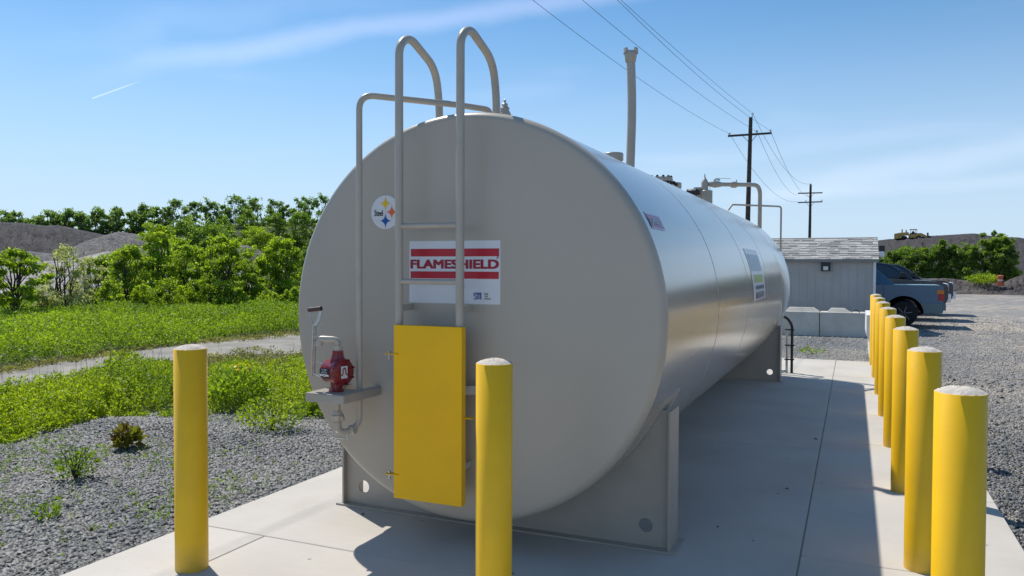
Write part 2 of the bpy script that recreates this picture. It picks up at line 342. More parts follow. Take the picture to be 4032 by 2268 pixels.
PX0, PX1, PY1 = -3.766, .925, 14.95
xj = [PX0, -3.205, -.251, PX1]
pad = MB(); gp = .0035
def panel(x0, y0, x1, y1):
    pad.box((x0+gp, y0+gp, -.16), (x1-gp, y1-gp, 0))
ys = [-3, .35, 3.671]
for a, b in zip(ys[:-1], ys[1:]):
    panel(PX0, a, -3.205, b); panel(-3.205, a, -.251-.001, b)
ysb = [3.671, 7.452, 11.2, PY1]
for a, b in zip(ysb[:-1], ysb[1:]): panel(PX0, a, -.251-.001, b)
yr = [-3, -.2, 1.4, 3.02, 4.636, 6.254, 7.86, 9.48, 11.1, 12.7, 14.3, PY1]
for a, b in zip(yr[:-1], yr[1:]): panel(-.251+.001, a, PX1, b)
o = pad.build('concrete_pad', m_pad, bevel=.004, seg=1); tag(o, kind='structure')
jf = MB(); jf.box((PX0+.02, -2.9, -.15), (PX1-.02, PY1-.02, -.007))
tag(jf.build('pad_joint_filler', m_joint), kind='structure')

rb_ = random.Random(12)
for i, (x, y, r_) in enumerate([(-.42, 6.02, .016), (-.47, 5.86, .009), (-.75, 4.95, .013), (-.52, 4.78, .008), (-1.62, 3.74, .014), (-2.16, 3.24, .012), (-.30, 7.9, .02), (-2.9, 4.25, .02), (-.05, 4.1, .008), (-.9, 3.4, .008), (.2, 3.9, .007), (-2.7, 2.9, .006), (.1, 3.3, .006)]):
    mb = MB(); n_ = 6; ang = [k*math.tau/n_+rb_.uniform(-.3, .3) for k in range(n_)]; rr0 = [r_*rb_.uniform(.6, 1.2) for _ in ang]
    vs = [(x+a*math.cos(t), y+a*math.sin(t)*.7, .0005) for a, t in zip(rr0, ang)] + [(x+.6*a*math.cos(t), y+.4*a*math.sin(t), r_*.55) for a, t in zip(rr0, ang)]
    mb.add(vs, [tuple(range(n_, 2*n_))] + [(k, (k+1) % n_, (k+1) % n_+n_, k+n_) for k in range(n_)]); o = mb.build('stone_chip', m_chip)
    tag(o, 'single dark stone chip lying loose on the concrete pad', 'stone chip', 'loose stone chips on the pad')

# ------------------------------------------------------------------ storage tank
TX, TZ, TR = -2.0413, 1.3216, 1.1688
TY0, TY1 = 3.966, 12.58
tank = empty('storage_tank', (TX, (TY0+TY1)/2, 0), 'big horizontal cylindrical grey steel fuel tank on saddles, filling the middle of the concrete pad', 'fuel tank')
AX = (Vector((1, 0, 0)), Vector((0, 0, 1)), Vector((0, 1, 0)))  # x, z around +y
def tl(mb, prof, n=160, smooth=True, close=False): return mb.lathe(prof, (TX, 0, TZ), axis=AX, n=n, smooth=smooth, close=close)
sh = MB(); k_ = .045
prof = [(TR-k_*(1-math.sin(t)), TY0+k_*(1-math.cos(t))) for t in [i*math.pi/2/8 for i in range(9)]]
seams = [5.70, 7.45, 9.22, 11.05]
body_prof = [(TR, TY0+k_)]
for s_ in seams:
    body_prof += [(TR, s_-.03), (TR, s_-.014), (TR, s_-.010), (TR-.007, s_-.005), (TR-.007, s_+.005), (TR, s_+.010), (TR, s_+.014), (TR, s_+.03)]
body_prof += [(TR, TY1-k_)] + [(TR-k_*(1-math.cos(t)), TY1-k_+k_*math.sin(t)) for t in [i*math.pi/2/8 for i in range(9)]] + [(.01, TY1+.03)]
tl(sh, body_prof[::-1])
shell = sh.build('shell', m_tank, tank)
hd = MB(); hp = [(.001, TY0-.006), (.4, TY0-.005), (.8, TY0-.003), (TR-k_-.06, TY0-.0005)] + prof + [(TR+.0022, TY0+k_+.004), (TR+.0022, TY0+k_+.016), (TR, TY0+k_+.019)]
tl(hd, hp[::-1])
head = hd.build('front_head', m_head, tank)
for o in (shell, head):
    o.data.polygons.foreach_set('use_smooth', [True]*len(o.data.polygons))

# saddles
def saddle(y0, y1, webY):
    x0, x1 = TX-1.12, TX+1.12
    a0 = math.asin((.80-TZ)/(TR+.004))
    top = .80
    xr = (TR+.004)*math.cos(a0)
    arc = [(TX+(TR+.004)*math.cos(a), TZ+(TR+.004)*math.sin(a)) for a in np.linspace(math.pi-a0-2*math.pi, a0, 40)]
    lp = [(x0+.02, .012), (x1-.02, .012), (x1-.02, top)] + arc[::-1] + [(x0+.02, top)]
    hole = circ(x1-.155, .13, .042, 24, True); hole2 = circ(x0+.155, .13, .042, 24, True)
    vs, fs = flat2d([lp, hole, hole2], .012)
    mb = MB(); mb.add([(v[0], webY+v[2], v[1]) for v in vs], fs)
    s = mb.build('saddle', m_steel, tank)
    for xa, xb in ((x1-.02, x1-.008), (x0+.008, x0+.02)):
        e = MB(); e.box((xa, y0, .012), (xb, y1, top)); e.build('end_plate', m_steel, s)
    for xx in (TX-.45, TX+.45):
        zt = TZ-math.sqrt(TR**2-(xx-TX)**2)-.01
        e = MB(); e.box((xx-.006, webY+.007, .012), (xx+.006, y1, max(zt, .05))); e.build('stiffener', m_steel, s)
    b = MB(); b.box((x0-.03, y0-.02, 0.001), (x1+.03, y1+.02, .012)); b.build('base_plate', m_steel, s)
    wp = MB(); aa = np.linspace(R_(-158), R_(-22), 60); rr = TR+.009
    vs = []; 
    for a in aa:
        for yy, r2 in ((y0-.06, TR-.002), (y0-.06, rr), (y1+.14, rr), (y1+.14, TR-.002)): vs.append((TX+r2*math.cos(a), yy, TZ+r2*math.sin(a)))
    fs = [(i*4+j, i*4+j+1, i*4+j+5, i*4+j+4) for i in range(len(aa)-1) for j in range(3)] + [(0, 1, 2, 3), tuple((len(aa)-1)*4+q for q in (3, 2, 1, 0))]
    wp.add(vs, fs); wp.build('wear_plate', m_steel, s)
    return s
saddle(4.375, 4.605, 4.42)
saddle(11.70, 11.93, 11.75)

# ladder
YL = TY0-.15
lad = MB()
ladder = None
rails = []
for i, xx in enumerate((-2.36, -1.972)):
    mb = MB(); top = 2.885 if i == 0 else 2.89
    yb = 4.285; zb = TZ+math.sqrt(TR**2-(xx-TX)**2)-.01
    mb.tube([(xx, YL, .36), (xx, YL, top-.02), (xx+.0, YL+.115, top+.05), (xx, yb-.05, top-.06), (xx, yb, 2.62), (xx, yb, zb)], .0235, n=18, bend=[.15, .08, .14, .14])
    if i == 0: ladder = mb.build('ladder', m_pipe, tank); par = ladder
    else: mb.build('rail', m_pipe, ladder)
for zz in (.62, .92, 1.225, 1.53, 1.842):
    mb = MB(); mb.tube([(-2.36, YL, zz), (-1.972, YL, zz)], .0155, n=12); mb.build('rung', m_pipe, ladder)
for xx in (-2.36, -1.972):
    for zz in (.5, 1.38):
        mb = MB(); mb.bar((xx, YL+.01, zz), (xx, TY0+.01, zz), .008, .035); mb.build('standoff', m_pipe, ladder)

# lockable yellow ladder guard panel
gY = 3.772
gv = MB(); gv.box((-2.368, gY, .305), (-1.938, gY+.003, 1.285)); gv.box((-1.941, gY+.003, .305), (-1.938, gY+.048, 1.285)); gv.box((-2.368, gY+.003, .305), (-2.365, gY+.03, 1.285)); gv.box((-2.365, gY+.003, 1.282), (-1.941, gY+.04, 1.285)); gv.box((-2.365, gY+.003, .305), (-1.941, gY+.04, .308))
guard = gv.build('ladder_guard', m_yelp, tank, bevel=.0012, seg=1)
tag(guard, 'yellow sheet metal panel covering the lower rungs of the ladder')
for zz in (1.118, .435):
    mb = MB(); mb.box((-2.425, gY-.008, zz), (-2.335, gY+.03, zz+.004)); mb.build('hinge_tab', m_yelp, guard)
    mb = MB(); mb.lathe([(.009, -.03), (.009, -.02), (.006, -.02), (.006, .006), (.011, .006), (.011, .016)], (-2.403, gY+.012, zz), n=6, smooth=False); mb.build('hinge_bolt', m_zinc, guard)
mb = MB(); mb.box((-1.95, gY+.02, .785), (-1.885, gY+.06, .789)); mb.build('lock_tab', m_yelp, guard)

# suction pipe up the front and over the top
mb = MB()
mb.tube([(-2.70, 3.70, .853), (-2.70, 3.70, .665), (-2.665, 3.76, .655), (-2.632, 3.82, .70), (-2.632, 3.822, 2.608), (-2.20, 4.235, 2.592), (-2.06, 4.37, 2.578), (-2.05, 4.38, 2.50)], .0185, n=16, bend=[.045, .03, .055, .09, .05, .03])
fp = mb.build('suction_pipe', m_pipe, tank)
mb = MB(); mb.lathe([(.02, -.03), (.028, -.03), (.028, -.016), (.036, -.012), (.038, .006), (.03, .012), (.024, .03)], (-2.70, 3.70, .755), n=8, smooth=False)
mb.bar((-2.745, 3.70, .745), (-2.655, 3.70, .745), .018, .022); mb.build('union', m_pipe, fp)
mb = MB(); mb.lathe([(.024, -.022), (.024, .022)], (-2.70, 3.70, .70), n=16); mb.build('elbow_fitting', m_pipe, fp)
mb = MB(); mb.lathe([(.024, -.02), (.024, .02)], (-2.652, 3.78, .668), axis='X', n=16); mb.build('elbow_fitting', m_pipe, fp)
mb = MB(); mb.bar((-2.74, 3.70, .632), (-2.67, 3.73, .622), .02, .004); mb.tube([(-2.665, 3.745, .66), (-2.66, 3.74, .615)], .006, n=8); mb.build('valve_lever', m_zinc, fp)

# pump shelf and mirrored bracket
mb = MB(); mb.box((-2.835, 3.585, .893), (-2.575, 3.80, .898)); mb.box((-2.835, 3.585, .848), (-2.575, 3.59, .893)); mb.box((-2.58, 3.59, .848), (-2.575, TY0, .893)); mb.box((-2.835, 3.59, .848), (-2.83, TY0, .893)); mb.box((-2.62, 3.80, .893), (-2.575, TY0, .898)); mb.box((-2.835, 3.80, .893), (-2.79, TY0, .898))
mb.build('pump_shelf', m_steel, tank, bevel=.002, seg=1)
mb = MB(); mb.bar((-2.02, 3.83, .925), (-1.872, 3.955, .925), .005, .05); mb.bar((-2.02, 3.84, .948), (-1.872, 3.965, .948), .03, .005); mb.build('side_bracket', m_steel, tank)

# relief vent with stacked rings near the ladder top
mb = MB(); zb = 2.478
mb.lathe([(.032, 0), (.032, .07), (.040, .072), (.040, .085), (.034, .088), (.034, .098), (.027, .10), (.027, .115), (.031, .117), (.024, .128), (.018, .130), (.018, .142), (.021, .144), (.012, .152), (.007, .153), (.008, .17), (.003, .175)], (-1.995, 4.46, zb), n=20, smooth=False)
mb.build('relief_vent', m_pipe, tank)
mb = MB(); mb.tube([(-2.04, 4.30, 2.515), (-2.12, 4.38, 2.50)], .012, n=8); mb.lathe([(.022, -.02), (.026, -.01), (.026, .012), (.015, .02)], (-2.05, 4.36, 2.53), n=6, smooth=False); mb.build('top_fitting', m_pipe, tank)

# tall vent pipe with broken cap
vb = atY(2300+370/2.07, 600, 7.6); vx = TX
mb = MB(); zt = 3.70; mb.tube([(vx, 7.6, 2.46), (vx+.02, 7.6, 3.2), (vx, 7.6, zt)], .0435, n=20, bend=.3)
vp = mb.build('vent_pipe', m_pipe, tank)
mb = MB(); mb.lathe([(.044, -.06), (.05, -.058), (.06, .0), (.066, .045), (.055, .05), (.045, .04), (.02, .045)], (vx, 7.6, zt), n=20); mb.build('vent_cap', m_pipe, vp)
mb = MB()
for a0, a1 in ((100, 250), (-35, 10), (20, 60)):
    vs = []; aa = np.linspace(R_(a0), R_(a1), 8)
    for a in aa:
        for r2, z2 in ((.05, .04), (.074, .035), (.072, .085), (.048, .088)): vs.append((vx+r2*math.cos(a), 7.6+r2*math.sin(a), zt+z2-.01))
    mb.add(vs, [(i*4+j, i*4+(j+1) % 4, (i+1)*4+(j+1) % 4, (i+1)*4+j) for i in range(7) for j in range(4)] + [(0, 1, 2, 3), (31, 30, 29, 28)])
mb.build('broken_rim', m_pipe, vp)

def capfit(name, y, r, x=TX, h=2.60, mt=m_pipe):
    mb = MB(); mb.lathe([(r*.72, -.14), (r*.72, 0), (r*.95, .012), (r, .02), (r, .075), (r*.93, .085), (r*.3, .09)], (x, y, h), n=24); return mb.build(name, mt, tank)
capfit('gauge_cap', 7.02, .092, h=2.585)
capfit('fill_cap', 9.72, .085, h=2.585)
mb = MB(); mb.lathe([(.11, -.13), (.11, 0), (.15, .0), (.15, .025), (.145, .025), (.145, .045), (.02, .05)], (TX-.02, 9.0, 2.61), n=28, smooth=False)
mh = mb.build('manhole', m_pipe, tank)
mb = MB()
for k in range(12):
    a = k*math.pi/6; mb.lathe([(.012, -.05), (.012, -.01), (.016, 0), (.016, .055), (.01, .065)], (TX-.02+.13*math.cos(a), 9.0+.13*math.sin(a), 2.61), n=6, smooth=False)
mb.build('flange_bolts', m_dark, mh)
mb = MB(); mb.tube([(TX-.02+.15, 9.03, 2.60), (TX+.16, 9.08, 2.575)], .02, n=8); mb.build('flange_lug', m_dark, mh)

# spill box, riser, valve and fill line at the far end
def Q(a, b, Y): return atY(2650+a/7.246, 650+b/7.246, Y)
YV = 11.9
c0 = Q(960, 900, YV); mb = MB(); mb.lathe([(.085, -.25), (.085, .085), (.08, .09), (.02, .092)], (c0.x, YV, c0.z), n=24, smooth=False); mb.build('spill_box', m_pipe, tank)
c1 = Q(880, 760, YV); zt_ = Q(900, 430, YV).z
mb = MB(); mb.tube([(c1.x, YV, 2.55), (c1.x, YV, Q(900, 560, YV).z)], .036, n=16); mb.lathe([(.045, -.11), (.052, -.1), (.052, .03), (.045, .05), (.03, .08), (.015, .1), (.008, .13), (.007, .16)], (Q(905, 560, YV).x, YV, Q(905, 560, YV).z), n=14, smooth=False)
vv = mb.build('riser_valve', m_pipe, tank)
mb = MB(); a = Q(600, 640, YV); b = Q(820, 700, YV); mb.box((a.x, YV-.05, 2.60), (b.x, YV+.05, a.z)); mb.build('valve_housing', m_pipe, vv, bevel=.01)
mb = MB(); a = Q(400, 745, YV-.4); b = Q(580, 760, YV-.4); mb.lathe([(.05, -.02), (.05, .10), (.055, .10), (.055, .12), (.045, .13), (.045, .17)], (a.x-.02, YV-.2, a.z), axis='X', n=18); mb.build('gauge_drum', m_dark, vv)
mb = MB(); a = Q(1055, 600, YV); mb.tube([(a.x, YV, a.z+.04), (a.x, YV, 2.72)], .004, n=6); mb.build('sight_rod', m_dark, vv)
e1 = Q(990, 545, YV); e2 = atY(2300+1395/2.07, 150+1200/2.07, 12.86); e3 = atY(2300+1430/2.07, 900, 12.86)
mb = MB(); mb.tube([(e1.x, YV, e1.z), (e3.x, 12.86, e2.z+.005), (e3.x, 12.86, .95), (TX+.5, 12.86, .8)], .032, n=16, bend=[.16, .1])
fl = mb.build('fill_line', m_pipe, tank)
dv = (Vector((e3.x, 12.86, e2.z))-Vector((e1.x, YV, e1.z)))
mb = MB(); p0 = Vector((e1.x, YV, e1.z)); u = dv.normalized()
mb.tube([p0+u*.06, p0+u*.10, p0+u*.16, p0+u*.22, p0+u*.27], .04, n=14, radii=[.036, .045, .052, .045, .038]); mb.build('pipe_union', m_pipe, fl); mb = MB(); mb.tube([p0+u*.50, p0+u*.53, p0+u*.60, p0+u*.63], .04, n=8, radii=[.036, .05, .05, .036]); mb.tube([p0+u*.62+Vector((0, 0, .03)), p0+u*.62+Vector((0, 0, .075))], .008, n=8); mb.tube([p0+u*.16, p0+u*.14+Vector((0, 0, .075))], .014, n=8)
mb.build('ball_valve', m_pipe, fl)
mb = MB(); q = p0+u*.17+Vector((0, 0, .09)); mb.bar(q, q+u*.32+Vector((0, 0, .0)), .02, .006); mb.bar(q+Vector((0, 0, -.01)), q+u*.08+Vector((0, 0, -.025)), .025, .03); mb.build('valve_lever', m_zinc, fl)
mb = MB(); mb.tube([(-1.75, 12.25, 2.50), (-1.70, 12.3, 2.585), (-1.03, 12.75, 2.57), (-1.03, 12.75, 1.2), (-1.3, 12.66, 1.05)], .014, n=10, bend=[.03, .045, .05])
mb.build('return_line', m_pipe, tank)
# black discharge pipes beyond the far head
dp = empty('discharge_pipes', (-.87, 12.78, 0), 'pair of thin dark pipes with clamps rising behind the far end of the tank', 'pipes')
mb = MB(); mb.tube([(-1.12, 12.70, .90), (-.93, 12.78, .86), (-.85, 12.8, .74), (-.85, 12.8, .0)], .021, n=12, bend=[.06, .06]); mb.build('pipe', m_dark, dp)
mb = MB(); mb.tube([(-.925, 12.8, .78), (-.925, 12.8, .0)], .02, n=12); mb.build('pipe', m_zinc, dp)
for zz in (.66, .42, .2):
    mb = MB(); mb.box((-.955, 12.77, zz), (-.815, 12.83, zz+.018)); mb.build('clamp', m_dark, dp)
mb = MB(); mb.tube([(-.93, 12.78, .03), (-1.02, 12.72, .02), (-1.07, 12.6, .02)], .02, n=10); mb.build('hose_stub', m_zinc, dp)

# ---- signs on the head
def face(mbv, x, z, y): return [(x+v[0], y-v[2], z+v[1]) for v in mbv]
def decal_face(name, vsfs, x, z, lift, m, parent):
    vs, fs = vsfs; mb = MB(); mb.add([(x+v[0], TY0-.006-lift-v[2], z+v[1]) for v in vs], fs); return mb.build(name, m, parent)
def rect(w_, h_): return [(-w_/2, -h_/2, 0), (w_/2, -h_/2, 0), (w_/2, h_/2, 0), (-w_/2, h_/2, 0)], [(0, 1, 2, 3)]
sx, sz, sw, sh_ = -2.087, 1.583, .584, .358
mb = MB(); mb.box((sx-sw/2, TY0-.0062, sz-sh_/2), (sx+sw/2, TY0+.002, sz+sh_/2)); sign = mb.build('fire_rating_sign', m_white, tank)
tag(sign, 'white sign with two red bars and red FLAMESHIELD lettering on the tank end')
decal_face('stripe', rect(.566, .044), sx+.002, 1.6945, .0015, m_red, sign)
decal_face('stripe', rect(.566, .040), sx, 1.5665, .0015, m_red, sign)
decal_face('lettering', heavy('FLAMESHIELD', .568, .053, .0042, .0024), sx, 1.6285, .0015, m_dred, sign)
decal_face('lettering', text2d('R', .007, .009, bold=.01), sx+.276, 1.665, .0015, m_dred, sign)
vs, fs = flat2d([circ(0, 0, .0075, 20), circ(0, 0, .0064, 20, True)]); decal_face('ring_mark', (vs, fs), sx+.276, 1.665, .0015, m_dred, sign)
# STi mark drawn as double strokes
mb = MB()
def stroke(pts, w_=.0022):
    for a, b in zip(pts[:-1], pts[1:]):
        mb.bar((-1.934+a[0], TY0-.0085, 1.449+a[1]), (-1.934+b[0], TY0-.0085, 1.449+b[1]), .001, w_, up=(0, 0, 1) if abs(a[1]-b[1]) < 1e-6 else (1, 0, 0))
for k in range(3):
    d = k*.0042
    stroke([(.024, .0185-d), (-.021+d*.6, .0185-d)]); 
for k in range(2):
    d = k*.0042
    stroke([(-.024+d, .016), (-.024+d, .002+d*.4)]); stroke([(-.024+d, .002-d), (-.006-d, .002-d)]); stroke([(-.005-d, .0-d), (-.005-d, -.0185+d)]); stroke([(-.024, -.0185+d), (-.007, -.0185+d)])
for xk in (.001, .0052, .0135, .0177, .0222): stroke([(xk, .012 if xk < .02 else .0185), (xk, -.0185)])
mb.build('institute_mark', m_blue, sign)
for i, t_ in enumerate(('Steel', 'Tank', 'Institute')):
    wd = {'Steel': .024, 'Tank': .023, 'Institute': .040}[t_]
    decal_face('lettering', text2d(t_, wd, .0105, bold=.015), -1.893+wd/2, 1.4635-i*.0135, .0015, m_ink, sign)
# round steel emblem
lx, lz, lr = -2.541, 1.935, .100
mb = MB(); mb.lathe([(lr, 0), (lr, -.0085)], (lx, TY0, lz), axis=AX, n=64, smooth=False); emb = mb.build('round_emblem', m_white, tank)
tag(emb, 'round white emblem with yellow, orange and blue four-pointed stars and the word Steel')
def astroid(a, b, n=12):
    p = []
    for q in range(4):
        for i in range(n):
            t = (q+i/n)*math.pi/2; p.append((a*math.copysign(abs(math.cos(t))**4, math.cos(t)), b*math.copysign(abs(math.sin(t))**4, math.sin(t))))
    return p
def emb_dec(name, vf, dx, dz, m): 
    vs, fs = vf; q = MB(); q.add([(lx+dx+v[0], TY0-.0100-v[2], lz+dz+v[1]) for v in vs], fs); q.build(name, m, emb)
emb_dec('star', flat2d([astroid(.046, .050)]), .0, .051, m_logoy)
emb_dec('star', flat2d([astroid(.046, .050)]), .044, .0, m_logoo)
emb_dec('star', flat2d([astroid(.046, .050)]), .0, -.051, m_blue)
emb_dec('lettering', heavy('Steel', .059, .036, .0007, .0005), -.047, -.004, m_ink)

# ---- decals wrapped on the shell
def wrap(name, vsfs, yc, ac, lift, m, parent, sub=0):
    """2D shape (u along +y... width, v upward) laid on the cylinder at angle ac (deg)"""
    vs, fs = vsfs; q = MB(); r = TR+lift
    q.add([(TX+(r+v[2])*math.cos(R_(ac)+v[1]/TR), yc+v[0], TZ+(r+v[2])*math.sin(R_(ac)+v[1]/TR)) for v in vs], fs); return q.build(name, m, parent)
def grid(w_, h_, n=14):
    vs = [(-w_/2+w_*i, -h_/2+h_*j/n, 0) for j in range(n+1) for i in (0, 1)]; return vs, [(2*j, 2*j+1, 2*j+3, 2*j+2) for j in range(n)]
fs1 = wrap('flammable_sticker', grid(.325, .104), 4.292, 27.95, .0022, m_white, tank); tag(fs1, 'small pinkish red FLAMMABLE sticker on the upper side of the tank')
wrap('field', grid(.318, .080), 4.292, 27.75, .0036, m_pink, fs1)
wrap('lettering', heavy('FLAMMABLE', .285, .048, .002, .0016), 4.292, 27.6, .005, m_white, fs1)
sg = wrap('company_sign', grid(1.08, .525), 8.35, 11.6, .0025, m_white, tank); tag(sg, 'weathered white sign with pale blue block, lime bar and telephone number on the tank side')
wrap('blue_field', grid(.90, .175), 8.34, 17.3, .004, m_lblue, sg)
rnd = random.Random(4)
q = MB()
xx_ = -.43
while xx_ < .42:
    w_ = rnd.uniform(.012, .035); h0 = rnd.choice([.02, .04, .07]); zoff = rnd.uniform(-.05, .06); vs, fs = rect(w_*.4, h0)
    q.add([(TX+(TR+.0052)*math.cos(R_(17.3)+(v[1]+zoff)/TR), 8.34+xx_+v[0], TZ+(TR+.0052)*math.sin(R_(17.3)+(v[1]+zoff)/TR)) for v in vs], fs); xx_ += w_*1.3
q.build('worn_lettering', m_white, sg)
wrap('green_field', grid(.80, .078), 8.36, 9.3, .004, m_green, sg)
wrap('web_lettering', heavy('wwwwwwwwwww.com', .74, .042, .005, .002), 8.38, 4.9, .004, m_grayink, sg)
wrap('phone_lettering', heavy('800-555-4714', .76, .070, .006, .003), 8.38, 1.0, .004, m_grayink, sg)

# ------------------------------------------------------------------ hand rotary pump on the shelf
pump = empty('hand_pump', (-2.70, 3.70, .898), 'dark red hand crank fuel pump with tall lever on the shelf of the tank end', 'pump')
mb = MB()
A45 = Vector((.97, -.22, 0)).normalized(); AXp = (Vector((-A45.y, A45.x, 0)), Vector((0, 0, 1)), A45); pc = Vector((-2.705, 3.70, 1.012))
mb.lathe([(.045, -.075), (.062, -.07), (.068, -.06), (.068, .02), (.074, .022), (.074, .034), (.078, .036), (.078, .056), (.074, .062), (.03, .064)], pc, axis=AXp, n=36)
mb.lathe([(.034, -.03), (.034, .03)], pc+Vector((0, 0, -.078)), n=18); mb.lathe([(.040, -.008), (.044, 0), (.044, .01)], pc+Vector((0, 0, -.112)), n=8, smooth=False)
mb.lathe([(.058, -.045), (.042, .0), (.034, .03), (.034, .045)], pc+Vector((.01, 0, .075)), n=6, smooth=False)
pb = mb.build('pump_body', m_pump, pump)
for k in range(8):
    mb = MB(); a = k*math.pi/4+.3; c = pc+AXp[0]*.073*math.cos(a)+AXp[1]*.073*math.sin(a); mb.lathe([(.007, .05), (.007, .068)], c, axis=AXp, n=6, smooth=False); mb.build('cover_screw', m_pump, pb)
# white badge with a looping line on the cover
bc = pc+A45*.0655; mb = MB()
def onc(u, v, l=0): return bc+(-AXp[0])*(-u)+AXp[1]*v+A45*l
mb.add([onc(-.024, -.035), onc(.024, -.035), onc(.024, .035), onc(-.024, .035)], [(0, 1, 2, 3)]); bad = mb.build('badge', m_white, pb)
mb = MB(); pth = [(-.024, -.016), (-.014, -.014), (-.010, -.004), (-.010, .012), (-.007, .020), (0, .024), (.007, .020), (.010, .012), (.010, -.004), (.014, -.014), (.024, -.016)]
for a, b in zip(pth[:-1], pth[1:]): mb.bar(onc(*a, .0012), onc(*b, .0012), .007, .001, up=A45)
mb.build('badge_line', m_pump, bad)
# black specification plate wrapped on the drum, facing the viewer
def ond(u, v, l=0):
    a = v/.07; rr_ = .0695+l; n_ = -AXp[0]; return pc + A45*(u-.022) + (n_*math.cos(a)+AXp[1]*math.sin(a))*rr_
def dplate(name, u0, v0, u1, v1, l, m, par):
    q = MB(); nn = 6; vs = []
    for i in range(nn+1):
        v = v0+(v1-v0)*i/nn; vs += [ond(u0, v, l), ond(u1, v, l)]
    q.add(vs, [(2*i, 2*i+1, 2*i+3, 2*i+2) for i in range(nn)]); return q.build(name, m, par)
pl = dplate('spec_plate', -.043, -.034, .033, .022, .0, m_ink, pb)
dplate('white_band', -.043, -.024, .033, -.012, .0008, m_white, pl)
for i, (wd, v) in enumerate(((.040, .014), (.034, .006), (.050, -.003))):
    vs, fs = text2d(['FILL-PUMP', 'Hand pump', 'ROTARY SERIES'][i], wd, .006, bold=.01); q = MB(); q.add([ond(-.005+a[0], v+a[1], .0009) for a in vs], fs); q.build('lettering', m_white, pl)
q = MB(); vs, fs = flat2d([circ(0, 0, .0095, 20)]); q.add([ond(-.005+a[0], -.018+a[1], .0016) for a in vs], fs); q.build('number_disc', m_white, pl)
vs, fs = text2d('20', .011, .009, bold=.01); q = MB(); q.add([ond(-.005+a[0], -.018+a[1], .0024) for a in vs], fs); q.build('lettering', m_ink, pl)
mb = MB(); mb.tube([(-2.695, 3.70, 1.115), (-2.695, 3.70, 1.195), (-2.80, 3.665, 1.198), (-2.80, 3.665, 1.158)], .019, n=14, bend=[.032, .022])
mb.lathe([(.026, -.02), (.026, .02)], (-2.695, 3.70, 1.142), n=8, smooth=False); mb.lathe([(.022, -.012), (.022, .016)], (-2.80, 3.665, 1.17), n=14)
mb.build('outlet_spout', m_pipe, pump)
# lever with D-grip
hx = -2.835; hy = 3.655
mb = MB(); mb.bar((hx, hy, .985), (hx+.012, hy, 1.275), .004, .03, up=(0, 1, 0)); mb.bar((hx-.002, hy+.0, .985), (hx-.002+.012, hy, 1.275), .022, .004, up=(0, 1, 0)); mb.bar((hx, hy, 1.0), (hx+.04, hy+.02, .978), .02, .006)
hl = mb.build('lever', m_zinc, pump)
mb = MB(); tp = Vector((hx+.014, hy, 1.275))
mb.add([tp+Vector(v) for v in [(-.014, -.004, -.005), (.014, -.004, .0), (.036, -.004, .03), (.008, -.004, .022), (-.014, .002, -.005), (.014, .002, .0), (.036, .002, .03), (.008, .002, .022)]], [(3, 2, 1, 0), (4, 5, 6, 7), (0, 1, 5, 4), (1, 2, 6, 5), (2, 3, 7, 6), (3, 0, 4, 7)])
mb.bar(tp+Vector((.022, 0, .024)), tp+Vector((.042, 0, .085)), .022, .004, up=(0, 1, 0)); mb.tube([tp+Vector((-.006, 0, 0)), tp+Vector((-.03, 0, .035)), tp+Vector((-.038, 0, .09))], .003, n=6, bend=.03)
mb.build('grip_fork', m_zinc, hl)
mb = MB(); mb.tube([tp+Vector((-.042, 0, .088)), tp+Vector((.046, -.003, .098))], .0135, n=14); mb.build('grip', m_grip, hl)
mb = MB(); mb.tube([(-2.82, hy, 1.07), (-2.77, 3.68, 1.05)], .0025, n=6); mb.build('stop_pin', m_zinc, hl)

# ------------------------------------------------------------------ bollards
BH = 1.178; RB = .0841
def make_bollard():
    e = empty('bollard', (0, 0, 0))
    mb = MB(); pr = [(RB-.012, BH-.03), (RB-.006, BH), (RB, BH-.001)]
    mb.lathe([(RB, -.02), (RB, BH-.004), (RB-.002, BH-.003), (RB-.007, BH-.004), (RB-.007, BH-.03)], (0, 0, 0), n=48, close=False); mb.build('post', m_yel, e)
    mb = MB(); rr_ = RB-.002; rng = random.Random(5); n_ = 40; vs = []; rings = 9
    for i in range(rings+1):
        t = i/rings; r = rr_*(1-t); z = BH-.003+.021*(1-(1-t)**2.0)
        for k in range(n_):
            vs.append((r*math.cos(2*math.pi*k/n_), r*math.sin(2*math.pi*k/n_), z+(rng.uniform(-.0025, .0025) if i > 0 else rng.uniform(-.002, .001))))
    mb.add(vs, [(i*n_+k, i*n_+(k+1) % n_, (i+1)*n_+(k+1) % n_, (i+1)*n_+k) for i in range(rings) for k in range(n_)], True)
    mb.build('concrete_cap', m_cap, e)
    return e
def copy_tree(o, parent=None):
    c = o.copy(); COL.objects.link(c); c.parent = parent
    for ch in o.children: copy_tree(ch, c)
    return c
b0 = make_bollard()
yb = [3.170, 4.706, 6.318, 7.872, 9.502, 11.124, 12.848, 14.468]
ordn = ['nearest of the eight bollards in the row right of the tank, largest in the photo', 'second nearest bollard in the row right of the tank', 'third nearest bollard in the row right of the tank', 'fourth nearest bollard in the row right of the tank',
        'fifth nearest bollard in the row right of the tank', 'sixth nearest bollard in the row right of the tank', 'third from the far end of the row', 'farthest bollard']
ordn[6] = 'second farthest bollard in the row right of the tank'; ordn[7] = 'farthest bollard of the row right of the tank, beside the white barrier'
for i, y in enumerate(yb):
    o = b0 if i == 0 else copy_tree(b0); o.location = (.356, y, 0); o.rotation_euler.z = i*1.3
    tag(o, 'yellow steel ' + ordn[i] if i else 'yellow steel bollard ' + ordn[0].replace('of the eight bollards ', ''), 'bollard', 'yellow bollards round the tank')
